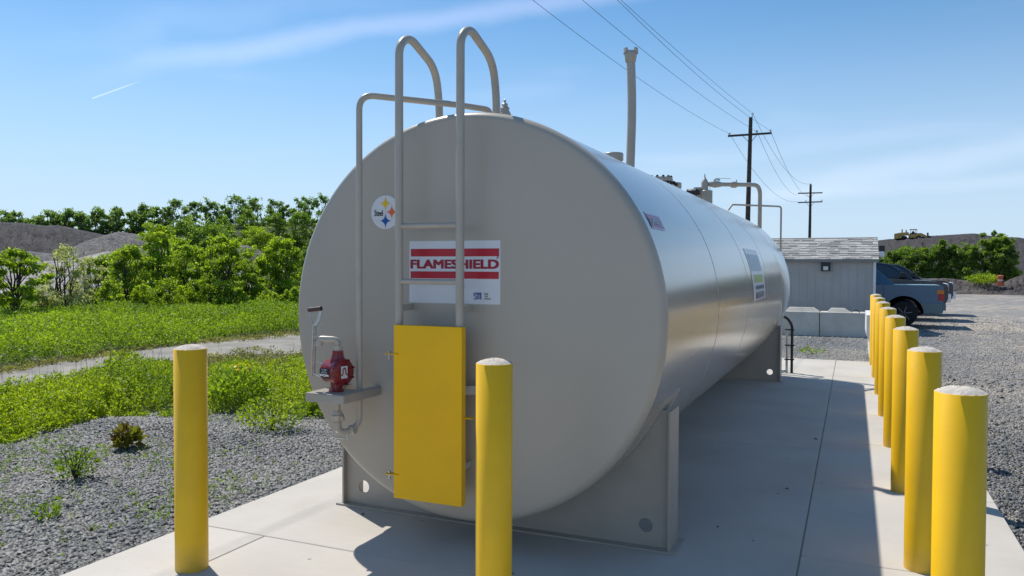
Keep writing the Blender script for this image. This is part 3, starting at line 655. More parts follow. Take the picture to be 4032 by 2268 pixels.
for loc, lab in (((-3.218, 3.12, 0), 'lone yellow bollard at the left, in front of the gravel and weeds'), ((-1.494, 3.234, 0), 'yellow bollard in front of the tank end, beside the yellow ladder panel')):
    o = copy_tree(b0); o.location = loc; o.rotation_euler.z = 2; tag(o, lab, 'bollard', 'yellow bollards round the tank')
#PART2
# ------------------------------------------------------------------ fast mesh arrays for leaves and stones
def arr_mesh(name, verts, faces):
    """verts (n,3), faces (m,k) with constant k"""
    me = bpy.data.meshes.new(name); m, k = faces.shape
    me.vertices.add(len(verts)); me.vertices.foreach_set('co', np.ascontiguousarray(verts, np.float32).ravel())
    me.loops.add(m*k); me.loops.foreach_set('vertex_index', np.ascontiguousarray(faces, np.int32).ravel())
    me.polygons.add(m); me.polygons.foreach_set('loop_start', np.arange(0, m*k, k, dtype=np.int32)); me.polygons.foreach_set('loop_total', np.full(m, k, np.int32))
    me.update(calc_edges=True); return me
def obj_arr(name, verts, faces, m, parent=None):
    off = WL[parent.name] if parent else Vector((0, 0, 0))
    return link(name, arr_mesh(name, verts-np.array(off), faces), m, parent)
def unit(v): return v/np.maximum(np.linalg.norm(v, axis=1, keepdims=True), 1e-9)
def leaf_quads(P, size, rng, updir=None, flat=.0, slim=.5):
    n = len(P); d = rng.normal(size=(n, 3)); 
    if updir is not None: d = d*.6 + updir
    d = unit(d); nrm = rng.normal(size=(n, 3)); nrm[:, 2] += flat; nrm = nrm - (nrm*d).sum(1, keepdims=True)*d; nrm = unit(nrm)
    s = np.cross(nrm, d); L_ = (size*rng.uniform(.6, 1.3, n))[:, None]; W_ = L_*slim
    fold = nrm*L_*.12
    V = np.stack([P, P+d*L_*.45+s*W_*.5+fold, P+d*L_, P+d*L_*.45-s*W_*.5+fold], 1).reshape(-1, 3)
    F = np.arange(4*n).reshape(-1, 4); return V, F

m_leafA = leafmat('locust_leaves', (.16, .25, .014), (.42, .54, .04), trans=.58, scale=.9)
m_leafB = leafmat('dark_leaves', (.10, .18, .025), (.26, .38, .05), trans=.55, scale=.5)
m_leafC = leafmat('olive_leaves', (.34, .37, .18), (.55, .57, .33), trans=.5, scale=1.0)
m_leafD = leafmat('far_leaves', (.14, .23, .07), (.30, .42, .12), trans=.55, scale=.25)
m_weed = leafmat('weed_leaves', (.14, .23, .014), (.42, .51, .03), trans=.5, scale=.8)
m_weedd = leafmat('low_weed_leaves', (.12, .21, .016), (.35, .48, .03), trans=.5, scale=.6)
m_sprig = leafmat('sprig_leaves', (.13, .21, .015), (.24, .36, .02), trans=.5, scale=3)
m_rust = leafmat('reddish_blades', (.16, .10, .02), (.25, .30, .03), trans=.4, scale=6)
m_bark = mat('bark', (.07, .058, .045), rough=.95, var=.3, vscale=8, bump=.4, bscale=20)
m_stem = mat('dry_stem', (.06, .05, .03), rough=.9)

def azr(az, r): return np.stack([np.sin(az)*r, np.cos(az)*r], -1)
def DX(x): d = ray(x*K, 1050); return math.atan2(d.x, d.y)       # azimuth of a column of the view
def elev(x, y, r): d = ray(x*K, y*K); return CAMH + d.z/math.hypot(d.x, d.y)*r
AZV = np.radians([-56.8, -52.5, -47.1, -41.5, -37.8]); RV = np.array([8.6, 9.0, 9.17, 9.1, 8.7])
AZP = np.radians([-56.8, -49.5, -44.9, -39.]); RP = np.array([13.2, 15.5, 16.1, 16.3])*.86
AZF = np.radians([-56.8, -52.5, -47.1, -39.1]); RF = np.array([14.5, 15.9, 17.95, 20.25])
AZ0, AZ1 = R_(-68), R_(-24)

# ------------------------------------------------------------------ earth under the vegetation, dirt track
def polar_sheet(name, rin, rout, z, m, az0=AZ0, az1=AZ1, n=80):
    az = np.linspace(az0, az1, n); a = azr(az, rin(az)); b = azr(az, rout(az)); mb = MB()
    vs = [(p[0], p[1], z) for p in a] + [(p[0], p[1], z) for p in b]; mb.add(vs, [(i, i+1, n+i+1, n+i) for i in range(n-1)]); return mb.build(name, m)
m_soil = mat('weedy_soil', (.07, .075, .035), rough=1, col2=(.12, .12, .07), vscale=2.5, bump=.4, bscale=30, dist=.02)
rngn = np.random.default_rng(3)
wob = lambda az, s, a: a*(np.sin(az*s)+.6*np.sin(az*s*2.3+1)+.4*np.sin(az*s*5.1+2))
tag(polar_sheet('weed_soil', lambda a: np.interp(a, AZV, RV)+wob(a, 40, .10), lambda a: a*0+60, GZ+.004, m_soil), kind='structure')
m_track = mat('dirt_track', (.21, .20, .18), rough=.95, col2=(.36, .335, .29), vscale=1.3, bump=.4, bscale=25, dist=.01)
tag(polar_sheet('dirt_track', lambda a: np.interp(a, AZP, RP/.86)*.955+wob(a, 33, .12), lambda a: np.interp(a, AZF, RF)+wob(a, 25, .14), GZ+.010, m_track), kind='structure')

# ------------------------------------------------------------------ slate chips
def chips(name, pts, size, z, m, seed):
    rng = np.random.default_rng(seed); n = len(pts)
    ang = np.array([0.3, 1.7, 3.3, 4.8])[None, :] + rng.uniform(-.5, .5, (n, 4)); rr = size[:, None]*rng.uniform(.35, .65, (n, 4)); asp = rng.uniform(.45, 1, n)[:, None]
    loc = np.stack([rr*np.cos(ang), rr*np.sin(ang)*asp, np.zeros((n, 4))], -1)
    th = size*rng.uniform(.12, .3, n); top = loc.copy()*.86; top[:, :, 2] = th[:, None]
    V = np.concatenate([loc, top], 1)
    rx = rng.normal(0, .35, n); ry = rng.normal(0, .35, n); rz = rng.uniform(0, 6.28, n)
    cx_, sx_, cy_, sy_, cz_, sz_ = np.cos(rx), np.sin(rx), np.cos(ry), np.sin(ry), np.cos(rz), np.sin(rz)
    x, y, zz = V[..., 0], V[..., 1], V[..., 2]
    y, zz = y*cx_[:, None]-zz*sx_[:, None], y*sx_[:, None]+zz*cx_[:, None]
    x, zz = x*cy_[:, None]+zz*sy_[:, None], -x*sy_[:, None]+zz*cy_[:, None]
    x, y = x*cz_[:, None]-y*sz_[:, None], x*sz_[:, None]+y*cz_[:, None]
    V = np.stack([x+pts[:, 0:1], y+pts[:, 1:2], zz+(z+rng.uniform(0, .012, n))[:, None]], -1).reshape(-1, 3)
    F = np.array([[4, 5, 6, 7], [0, 1, 5, 4], [1, 2, 6, 5], [2, 3, 7, 6], [3, 0, 4, 7]])
    F = (F[None] + (np.arange(n)*8)[:, None, None]).reshape(-1, 4)
    o = obj_arr(name, V, F, m); return o
rng = np.random.default_rng(11)
n = 130000; az = rng.uniform(R_(-62), R_(-34), n); r = np.sqrt(rng.uniform(4.2**2, 9.7**2, n)); P = azr(az, r); ok = (P[:, 0] < PX0-.015) & (r < np.interp(az, AZV, RV)+.5); P = P[ok]; r = r[ok]
bumpz = .10*np.exp(-(((P[:, 0]+6.1)/1.3)**2+((P[:, 1]-5.75)/.35)**2))
o = chips('slate_gravel_left', P, (.014+.0028*r+.012*(r < 6.3)*(rng.uniform(0, 1, len(P)) < .3))*rng.uniform(.5, 1.7, len(P)), GZ+.004+bumpz, m_chip, 1); o.name = 'slate_gravel'
tag(o, 'loose dark slate chips left of the concrete pad', 'gravel', kind='stuff')
n = 70000; x = rng.uniform(PX1+.012, 5.5, n); y = 2.5+(rng.uniform(0, 1, n)**1.0)*11.5; P = np.stack([x, y], 1); dd = np.hypot(x, y); keep = rng.uniform(0, 1, n) < np.clip(1.1-.17*(dd-4)-.28*(x-1.6), .03, 1); P = P[keep]; dd = dd[keep]
o = chips('slate_gravel', P, (.018+.0024*dd)*rng.uniform(.5, 1.4, len(P)), GZ+.004+0*dd, m_chip, 2); tag(o, 'loose dark slate chips between the pad and the yard, right of the bollards', 'gravel', kind='stuff')

n = 150000; a_ = rng.uniform(R_(-9), R_(20), n); dd = 4.6*(34/4.6)**rng.uniform(0, 1, n); P = azr(a_, dd); keep = (rng.uniform(0, 1, n) < np.clip((34-dd)/22, 0, 1)) & ((P[:, 0] > PX1+.03) | (P[:, 1] > PY1+.05)) & (P[:, 0] > -1.6); P = P[keep]; dd = dd[keep]
m_chip2 = mat('yard_stones', (.24, .235, .225), rough=.85, col2=(.50, .445, .375), vscale=.45, isl=.28)
o = chips('yard_gravel', P, (.010+.0011*dd)*rng.uniform(.5, 1.5, len(P)), GZ-.001+0*dd, m_chip2, 7); tag(o, 'crushed pale stone scattered over the yard right of the pad', 'gravel', kind='stuff')

# ------------------------------------------------------------------ weeds
def weed_plants(P2, h, nl, leaf, rng, z0=GZ, spread=.10, lean=.15):
    n = len(P2); t = rng.uniform(.15, 1, (n, nl)); hh = h[:, None]*t; ph = rng.uniform(0, 6.28, (n, nl))
    lx_ = rng.normal(0, lean, (n, 1))*hh; ly_ = rng.normal(0, lean, (n, 1))*hh
    rad = spread*(1.1-t)*rng.uniform(.1, 1, (n, nl))
    X = P2[:, 0:1]+lx_+rad*np.cos(ph); Y = P2[:, 1:2]+ly_+rad*np.sin(ph); Z = z0+hh
    up = np.stack([np.cos(ph)*.9, np.sin(ph)*.9, np.full_like(ph, .75)], -1).reshape(-1, 3)
    return leaf_quads(np.stack([X, Y, Z], -1).reshape(-1, 3), leaf, rng, updir=up, flat=.8, slim=.42)
def band_pts(n, rin, rout, az0, az1, rng):
    az = rng.uniform(az0, az1, n); a = rin(az); b = rout(az); r = np.sqrt(rng.uniform(0, 1, n)*(b**2-a**2)+a**2); return az, r, azr(az, r)
rng = np.random.default_rng(21)
az, r, P = band_pts(5200, lambda a: np.interp(a, AZV, RV)+.1+wob(a, 40, .12), lambda a: np.interp(a, AZP, RP)*1.0+wob(a, 33, .12), R_(-61), R_(-33), rng)
cl = np.sin(P[:, 0]*1.7)*np.cos(P[:, 1]*1.3+1)+.5*np.sin(P[:, 0]*4.1+P[:, 1]*3.3)
dens = np.clip(.75+.45*cl, .25, 1); thin = np.where((az > R_(-47)) & (r > 12.6), .30, 1); keep = rng.uniform(0, 1, len(P)) < dens*thin; P = P[keep]; r = r[keep]; az = az[keep]; cl = cl[keep]
h = np.clip(.20+.14*cl+rng.uniform(-.05, .16, len(P)), .09, .55)*np.clip((r-np.interp(az, AZV, RV))/1.0+.35, .35, 1)
h *= np.clip((np.interp(az, AZP, RP)+.3-r)/1.6, .38, 1); V, F = weed_plants(P, h, 40, .040, rng)
o = obj_arr('weeds', V, F, m_weed); tag(o, 'bright green leafy weeds in a dense strip between slate gravel and dirt track', 'weeds', kind='stuff')
# stems, thin dark, among the near weeds
mb = MB(); ks = rng.choice(len(P), 420, replace=False)
SV = []; 
for k in ks:
    x, y = P[k]; hh = h[k]*rng.uniform(1.0, 1.8)+.06; dx, dy = rng.normal(0, .06, 2); w_ = .003
    SV += [(x-w_, y, GZ), (x+w_, y, GZ), (x+dx+w_*.4, y+dy, GZ+hh), (x+dx-w_*.4, y+dy, GZ+hh)]
o = obj_arr('weed_stems', np.array(SV), np.arange(len(SV)).reshape(-1, 4), m_stem); tag(o, 'thin dry stalks standing among the near weeds', 'weed stalks', kind='stuff')
# thin dry growth along both edges of the track
m_dry = leafmat('dry_growth', (.17, .17, .06), (.34, .33, .12), trans=.4, scale=1.5)
azt, rt, Pt = band_pts(5200, lambda a: np.interp(a, AZP, RP)*.98, lambda a: np.interp(a, AZF, RF)+.2, R_(-61), R_(-33), rng)
t_ = (rt-np.interp(azt, AZP, RP))/(np.interp(azt, AZF, RF)-np.interp(azt, AZP, RP)); kp = rng.uniform(0, 1, len(Pt)) < np.clip(1.15-4.2*np.minimum(t_, (1-t_)*2.2)+.5*(azt > R_(-46))+.5*np.sin(Pt[:, 0]*2.1)*np.sin(Pt[:, 1]*1.7), 0, 1); Pt = Pt[kp]
V, F = weed_plants(Pt, rng.uniform(.03, .10, len(Pt)), 10, .05, rng, spread=.10); o = obj_arr('dry_grass', V, F, m_dry); tag(o, 'thin olive dry growth along the edges of the dirt track', 'dry grass', kind='stuff')
# far band
az, r, P = band_pts(15000, lambda a: np.interp(a, AZF, RF)+.05+wob(a, 25, .22), lambda a: a*0+31, R_(-63), R_(-31), rng)
front = np.clip((r-np.interp(az, AZF, RF))/2.2, 0, 1)
cl = np.sin(P[:, 0]*1.1+2)*np.cos(P[:, 1]*.9)+.5*np.sin(P[:, 0]*2.7+P[:, 1]*2.1)
h = (.16+.42*front**.7)*(1+.14*cl)+rng.uniform(-.04, .08, len(P))
V, F = weed_plants(P, h, 22, .058, rng, spread=.15)
o = obj_arr('low_shrubbery', V, F, m_weedd); tag(o, 'broad bank of low bright green shrubbery beyond the dirt track', 'ground cover', kind='stuff')
# sparse sprigs on the gravel
az = rng.uniform(R_(-61), R_(-38), 2600); r = rng.uniform(5.0, 9.1, 2600)**1.0; P = azr(az, r); ok = (P[:, 0] < PX0-.2); cl = np.sin(P[:, 0]*2.2+1)*np.sin(P[:, 1]*2.6)+.3*np.sin(P[:, 0]*7); ok &= rng.uniform(0, 1, 2600) < np.clip(.40+.75*cl+(r-6.3)*.22-(az > R_(-47))*.40, .03, 1); P = P[ok]
V, F = weed_plants(P, rng.uniform(.015, .05, len(P))+.07*rng.uniform(0, 1, len(P))**4, 9, .024, rng, spread=.05); o = obj_arr('gravel_sprigs', V, F, m_sprig); tag(o, 'small scattered green sprigs growing through the slate gravel', 'weeds', kind='stuff')

# single plants one can point at
def plant(name, label, cat, x, y, h, rad, nleaf, leaf, m, stems=8, seed=0, flowers=None, z0=GZ, sm=m_stem):
    rg = np.random.default_rng(seed); e = empty(name, (x, y, z0), label, cat)
    c = rg.normal(size=(nleaf, 3)); c = unit(c)*(rg.uniform(.3, 1, nleaf)**.6)[:, None]; P = np.stack([x+c[:, 0]*rad, y+c[:, 1]*rad, z0+h*.55+c[:, 2]*h*.48], 1)
    V, F = leaf_quads(P, leaf, rg, updir=np.stack([c[:, 0], c[:, 1], np.full(nleaf, .7)], 1), flat=.6, slim=.45); obj_arr('foliage', V, F, m, e)
    mb = MB()
    for k in range(stems):
        a = rg.uniform(0, 6.28); q = rg.uniform(.1, .8)*rad; mb.tube([(x, y, z0), (x+.4*q*math.cos(a), y+.4*q*math.sin(a), z0+h*.5), (x+q*math.cos(a), y+q*math.sin(a), z0+h*rg.uniform(.8, 1.1))], .004, n=4, radii=[.005, .004, .002])
    mb.build('stem', sm, e)
    if flowers:
        q = rg.uniform(-1, 1, (9, 2)); P = np.stack([x+q[:, 0]*rad*.45-.03, y+q[:, 1]*rad*.4, z0+h*1.02+rg.uniform(-.02, .03, 9)], 1); V, F = leaf_quads(P, .05, rg, flat=2, slim=.7); obj_arr('flower', V, F, flowers, e)
    return e
m_flow = leafmat('yellow_petals', (.75, .40, .02), (.85, .60, .03), trans=.3)
def Gd(x, y, z=GZ):
    d = ray(x*K, y*K); t = (z-CAMH)/d.z; return d.x*t, d.y*t
x, y = Gd(312, 955); plant('shrub', 'small round leafy shrub standing at the near edge of the dirt track', 'shrub', x, y, .42, .26, 900, .055, m_weed, seed=1)
x, y = Gd(605, 1030); plant('flowering_weed', 'dark leafy weed topped with yellow flowers, right of the lone left bollard', 'plant', x, y, .46, .34, 1300, .060, m_weedd, seed=2, flowers=m_flow)
x, y = Gd(320, 1135); plant('grass_tuft', 'green tuft with reddish blades on the ridge of slate gravel', 'grass tuft', x, y, .20, .10, 160, .10, m_rust, seed=3)
x, y = Gd(190, 1212); plant('stalky_weed', 'weed with tall dry stalks rising from the slate gravel', 'plant', x, y, .26, .17, 420, .036, m_sprig, seed=4, stems=16)
x, y = Gd(735, 1085); plant('edge_weed', 'clump of weeds at the gravel edge nearest the left side of the tank', 'plant', x-.1, y-.2, .36, .32, 700, .05, m_weed, seed=5)
x, y = Gd(120, 1312); plant('low_weed', 'low green weed on the slate gravel at the lower left', 'plant', x, y, .10, .09, 110, .035, m_sprig, seed=6, stems=3)
x, y = Gd(2058, 893, -.06); plant('gravel_weed', 'small weeds in the gravel in front of the concrete block wall', 'plant', x-.1, y, .14, .28, 120, .05, m_weedd, seed=7, stems=3)

# ------------------------------------------------------------------ trees
def tree(name, label, cat, x, y, zb, zt, wd, nleaf, leaf, m, seed, group=None, stems=1, low=.3, clumps=14, flatc=.5, layered=False, trunk_r=.05, gap=.22):
    rg = np.random.default_rng(seed); h = zt-zb; e = empty(name, (x, y, zb), label, cat, group)
    cz0 = zb+h*low; cc = []; clumps = int(clumps*1.6)
    for i in range(clumps):
        a = rg.uniform(0, 6.28); t = (i+.5)/clumps; zz = cz0+(zt-cz0)*(t*.94)
        env = math.sqrt(max(.06, 1-abs(2*t-.95)**2.2)); q = rg.uniform(.25, 1)*env*wd*.5
        cc.append((x+q*math.cos(a), y+q*math.sin(a), zz, rg.uniform(.45, 1.2)*wd*gap*.80))
    cc = np.array(cc); nleaf = int(nleaf*1.5); leaf *= .78; idx = rg.integers(0, clumps, nleaf); d = unit(rg.normal(size=(nleaf, 3)))*(rg.uniform(0, 1, nleaf)**.45)[:, None]
    ns = 9; sd_ = unit(rg.normal(size=(clumps, ns, 3)))*(rg.uniform(.2, 1, (clumps, ns, 1))**.5)
    sub = cc[:, None, :3] + sd_*cc[:, None, 3:4]*np.array([1.35, 1.35, flatc*2.0 if not layered else .4]); si = rg.integers(0, ns, nleaf)
    P = sub[idx, si] + d*cc[idx, 3:4]*np.array([.46, .46, .27 if not layered else .10])
    P[:, 2] = np.minimum(P[:, 2], zt+leaf*.3)
    V, F = leaf_quads(P, leaf, rg, updir=np.array([0, 0, -.15]), flat=1.0, slim=.6); obj_arr('crown', V, F, m, e)
    mb = MB()
    for s in range(stems):
        a0 = rg.uniform(0, 6.28); sp = (0 if stems == 1 else .12*wd); top = Vector((x+sp*1.6*math.cos(a0), y+sp*1.6*math.sin(a0), zb+h*.86))
        p = [Vector((x+sp*.25*math.cos(a0), y+sp*.25*math.sin(a0), zb-.05))]
        for t in (.25, .5, .75): p.append(p[0].lerp(top, t)+Vector(rg.normal(0, .02*h, 3))*Vector((1, 1, 0)).length*.7)
        p.append(top); r0 = trunk_r/(1 if stems == 1 else 1.5); mb.tube(p, r0, n=6, radii=[r0*1.2, r0, r0*.75, r0*.5, r0*.2])
        for k in range(max(3, clumps//(stems*1))):
            if k >= clumps: break
            c = cc[(k*stems+s) % clumps]; t = np.clip((c[2]-zb)/h-.22, .12, .8); b = p[0].lerp(top, float(t)); e2 = Vector((c[0], c[1], c[2])); mb.tube([b, b.lerp(e2, .5)+Vector((0, 0, .03*h)), e2], r0*.4, n=5, radii=[r0*.42, r0*.28, r0*.1])
    mb.build('trunk', m_bark, e); return e
def atree(name, label, Dx, Dtop, r, wpx, zb=GZ, **kw):
    az_ = DX(Dx); zt = elev(Dx, Dtop, r); wd = wpx*K/FPX*r; return tree(name, label, kw.pop('cat', 'tree'), math.sin(az_)*r, math.cos(az_)*r, zb, zt, wd, kw.pop('nleaf'), kw.pop('leaf'), kw.pop('m'), **kw)
gA = 'young trees behind the green bank'
atree('young_tree', 'leftmost young tree with flat layered crown at the left edge of the photo', 28, 622, 23, 165, nleaf=3800, leaf=.11, m=m_leafA, seed=1, group=gA, low=.35, clumps=20, layered=True, gap=.17, stems=2, trunk_r=.06)
atree('sparse_tree', 'pale olive sparse tree with many thin stems, second from the left', 165, 612, 25, 130, nleaf=3800, leaf=.075, m=m_leafC, seed=2, group=gA, low=.12, clumps=30, gap=.16, stems=5, trunk_r=.045)
atree('sparse_tree', 'pale thin sapling right of the olive sparse tree', 225, 640, 26, 100, nleaf=2400, leaf=.075, m=m_leafC, seed=3, group=gA, low=.1, clumps=26, gap=.15, stems=4, trunk_r=.04)
atree('young_tree', 'dense green young tree right of the pale sparse trees', 325, 612, 27, 125, nleaf=7000, leaf=.10, m=m_leafA, seed=4, group=gA, low=.12, clumps=26, gap=.2, stems=3)
atree('young_tree', 'tall young tree above the lone left bollard, rising over the grey spoil heap', 400, 560, 29, 150, nleaf=9000, leaf=.11, m=m_leafA, seed=5, group=gA, low=.15, clumps=30, gap=.19, stems=3, trunk_r=.07)
atree('young_tree', 'bushy young tree with dark gaps, between the tall ones over the bollard', 478, 612, 28, 120, nleaf=6500, leaf=.10, m=m_leafA, seed=6, group=gA, low=.08, clumps=26, gap=.2, stems=2)
atree('young_tree', 'yellow green young tree with a forked bare trunk, right of the tall one', 555, 588, 27, 150, nleaf=8500, leaf=.105, m=m_leafA, seed=7, group=gA, low=.25, clumps=28, gap=.19, stems=2, trunk_r=.065)
atree('young_tree', 'low light green sapling under the small grey heap', 632, 668, 26, 90, nleaf=4500, leaf=.095, m=m_leafA, seed=8, group=gA, low=.05, clumps=18, gap=.22, stems=2)
atree('young_tree', 'young tree with upright thin trunks nearest the left side of the tank', 712, 598, 27, 130, nleaf=7500, leaf=.10, m=m_leafA, seed=9, group=gA, low=.30, clumps=26, gap=.2, stems=4, trunk_r=.05)
atree('dark_tree', 'dark green tree behind the tall young trees, left of the domed bush', 520, 560, 45, 170, nleaf=8000, leaf=.17, m=m_leafB, seed=10, low=.1, clumps=26, gap=.24, cat='tree')
atree('dark_tree', 'dark bushy tree between the olive tree and the tall young tree', 380, 640, 40, 110, nleaf=5000, leaf=.15, m=m_leafB, seed=12, low=.05, clumps=20, gap=.25)
fl = [(262, 640, 33, 95, 'behind the olive sparse tree'), (340, 650, 34, 100, 'behind the dense green young tree'), (445, 592, 36, 110, 'between the tall tree and the bushy one'), (520, 600, 34, 100, 'behind the forked yellow green tree'), (600, 640, 35, 95, 'left of the small grey heap'), (665, 650, 33, 90, 'right of the small grey heap'), (740, 625, 36, 100, 'behind the upright thin trunks'), (790, 600, 36, 100, 'half hidden by the tank rim')]
for i, (dx, dt, r_, wp, wh_) in enumerate(fl):
    atree('background_tree', 'mid green background tree ' + wh_, dx, dt, r_, wp, nleaf=4200, leaf=.125, m=m_leafB if i % 2 else m_leafA, seed=300+i, low=.05, clumps=20, gap=.24, stems=2, group='trees behind the young trees')
# understory bushes in front of the spoil
us = [(95, 722, 24, 90), (215, 730, 24.5, 100), (275, 705, 25, 80), (350, 715, 25, 90), (430, 700, 26, 100), (515, 690, 26, 95), (590, 705, 25.5, 90), (665, 715, 25.5, 90), (735, 720, 25, 80), (800, 700, 26, 100)]
wh = ['in front of the leftmost tree', 'below the olive sparse tree', 'between the olive and dense green trees', 'below the dense green young tree', 'right of the left bollard column of trees', 'below the bushy tree with dark gaps', 'below the forked yellow green tree', 'under the low sapling', 'beside the upright thin trunks', 'hidden partly by the tank end']
for i, (dx, dt, r_, wp) in enumerate(us):
    atree('bush', 'low green bush ' + wh[i], dx, dt, r_, wp, nleaf=2600, leaf=.085, m=m_leafC if i in (1, 0) else m_leafA, seed=40+i, low=.02, clumps=12, gap=.26, stems=2, trunk_r=.02, cat='bush', group='bushes below the young trees')

# ------------------------------------------------------------------ spoil heaps
def heap(name, prof, r0, rc, r1, m, seed, amp=.25, kind='structure', zb=-.3, az_px=True, nr=34, na=160, label=None):
    """real mound: crest heights along a range of azimuths at distance rc, feet at r0 and r1"""
    az_s = np.array([DX(p[0]) if az_px else math.radians(p[0]) for p in prof]); zc = np.array([elev(p[0], p[1], rc) if az_px else p[1] for p in prof])
    az = np.linspace(az_s[0], az_s[-1], na); z = np.interp(az, az_s, zc); rg = np.random.default_rng(seed)
    rr = np.concatenate([np.linspace(r0, rc, nr*2//3, endpoint=False), np.linspace(rc, r1, nr//3+1)])
    ph = rg.uniform(0, 6.28, 12)
    A, Rr = np.meshgrid(az, rr, indexing='ij'); t = np.where(Rr < rc, (Rr-r0)/(rc-r0), (r1-Rr)/(r1-rc)); t = np.clip(t, 0, 1)
    X = np.sin(A)*Rr; Y = np.cos(A)*Rr; sh_ = t**.85
    nz = .55*rg.normal(size=X.shape) + sum(math.pow(.62, k)*np.sin(X*(.22*1.7**k)*(30/rc+.5)+ph[k])*np.cos(Y*(.19*1.7**k)*(30/rc+.5)+ph[k+5]) for k in range(5))
    Z = zb+(z[:, None]-zb)*sh_*(1+amp*nz*.3*(1-.75*(t > .97))*np.minimum(1, (1.05-t)*3))
    mb_v = np.stack([X, Y, Z], -1).reshape(-1, 3); m_, n_ = len(az), len(rr)
    i, j = np.meshgrid(np.arange(m_-1), np.arange(n_-1), indexing='ij'); F = np.stack([i*n_+j, (i+1)*n_+j, (i+1)*n_+j+1, i*n_+j+1], -1).reshape(-1, 4)
    o = obj_arr(name, mb_v, F, m); o.data.polygons.foreach_set('use_smooth', [True]*len(F)); tag(o, kind=kind); return o
def soilm(name, c1, c2, sc=.6): return mat(name, c1, rough=1, col2=c2, vscale=sc, bump=1.0, bscale=2.2, dist=.35, vdetail=10)
m_dsoil = soilm('dark_spoil', (.022, .022, .028), (.085, .08, .085), 1.2)
m_gsoil = soilm('grey_spoil', (.06, .06, .068), (.21, .20, .195), 1.8)
m_lsoil = soilm('pale_spoil', (.20, .195, .185), (.50, .47, .44), 1.4)
m_coal = soilm('dark_coal_heap', (.040, .038, .042), (.070, .062, .062), .10)
m_berm = soilm('dark_berm', (.055, .05, .052), (.12, .105, .10), .5)
heap('dark_spoil_heap', [(-250, 585), (-120, 556), (0, 559), (60, 561), (110, 568), (150, 567), (220, 582), (300, 598), (360, 612), (420, 640), (520, 700)], 62, 92, 105, m_dsoil, 1, amp=.3)
heap('spoil_heap', [(-250, 640), (-60, 640), (0, 636), (80, 632), (140, 640), (215, 608), (250, 596), (287, 585), (310, 583), (348, 590), (400, 612), (460, 650), (560, 690), (650, 700)], 36, 66, 80, m_gsoil, 2, amp=.35)
heap('pale_spoil_heap', [(-250, 690), (-60, 680), (40, 662), (100, 657), (174, 655), (226, 642), (274, 632), (330, 650), (400, 662), (470, 668), (560, 672), (640, 668), (700, 672), (760, 690), (860, 700)], 30, 44, 58, m_lsoil, 3, amp=.2)
heap('small_spoil_heap', [(545, 668), (581, 622), (600, 617), (622, 617), (650, 627), (680, 650), (720, 700)], 48, 60, 70, m_gsoil, 4, amp=.2)
heap('wooded_hill', [(-300, 600), (0, 575), (200, 580), (350, 590), (420, 585), (500, 575), (600, 565), (700, 560), (800, 555), (950, 560), (1200, 600), (1500, 640)], 80, 120, 200, mat('hill_undergrowth', (.02, .035, .012), rough=1, col2=(.045, .065, .02), vscale=.3), 5, amp=.15)
e = atree('domed_bush', 'smooth rounded pale green bush dome below the tree line, left of the tank', 645, 572, 64, 100, zb=2.0, nleaf=7000, leaf=.16, m=m_leafA, seed=60, low=.0, clumps=30, gap=.24, cat='bush', trunk_r=.05)
# far tree line
tl_pts = [(-60, 528, 70), (-10, 526, 75), (40, 532, 60), (90, 546, 60), (135, 530, 62), (172, 526, 50), (208, 534, 50), (248, 523, 60), (290, 521, 62), (335, 530, 50), (362, 511, 62), (402, 517, 60), (445, 499, 66), (490, 502, 60), (525, 500, 60), (565, 513, 52), (596, 488, 74), (645, 494, 72), (690, 500, 60), (722, 512, 50), (765, 491, 66), (806, 486, 70), (850, 500, 70), (900, 495, 70), (960, 500, 80)]
dsc = ['far left round crown', 'low broad crown', 'small rounded crown', 'lowest crown of the row', 'rounded crown over the dark spoil', 'narrow crown', 'small crown in a gap', 'spreading crown', 'airy crown showing sky', 'small dip crown', 'tall airy crown with sky through it', 'broad crown', 'tall open crown', 'crown above the tall young tree', 'thin topped crown', 'small crown in the notch', 'highest domed crown', 'wide flat topped crown', 'crown above the domed bush', 'small crown beside a notch', 'tall crown close to the tank', 'dark crown touching the tank edge', 'crown mostly behind the tank', 'crown behind the tank top left', 'crown behind the tank head']
for i, (dx, dt, wp) in enumerate(tl_pts):
    zb_ = elev(dx, 582 if dx < 350 else 590, 118)
    atree('skyline_tree', 'dark green skyline tree, %s, number %d from the left' % (dsc[i], i+1), dx, dt, 118, wp*1.12, zb=zb_-1, nleaf=2300, leaf=.34, m=m_leafD, seed=100+i, low=.12, clumps=18, gap=.20, stems=3, trunk_r=.12, group='trees along the skyline')
for i, (dx, dt, wp) in enumerate([(620, 525, 80), (690, 535, 90), (755, 530, 95), (800, 560, 80), (735, 590, 90), (560, 545, 90), (470, 545, 80)]):
    atree('mid_tree', 'dark green tree halfway to the skyline, ' + ['left of the domed bush top', 'above the domed bush', 'right of the domed bush', 'touching the tank edge', 'low behind the tree nearest the tank', 'behind the forked yellow green tree', 'behind the bushy tree with dark gaps'][i], dx, dt, 80, wp, zb=.5, nleaf=4200, leaf=.24, m=m_leafB, seed=140+i, low=.25, clumps=22, gap=.23, stems=2, trunk_r=.1, group='trees halfway to the skyline')

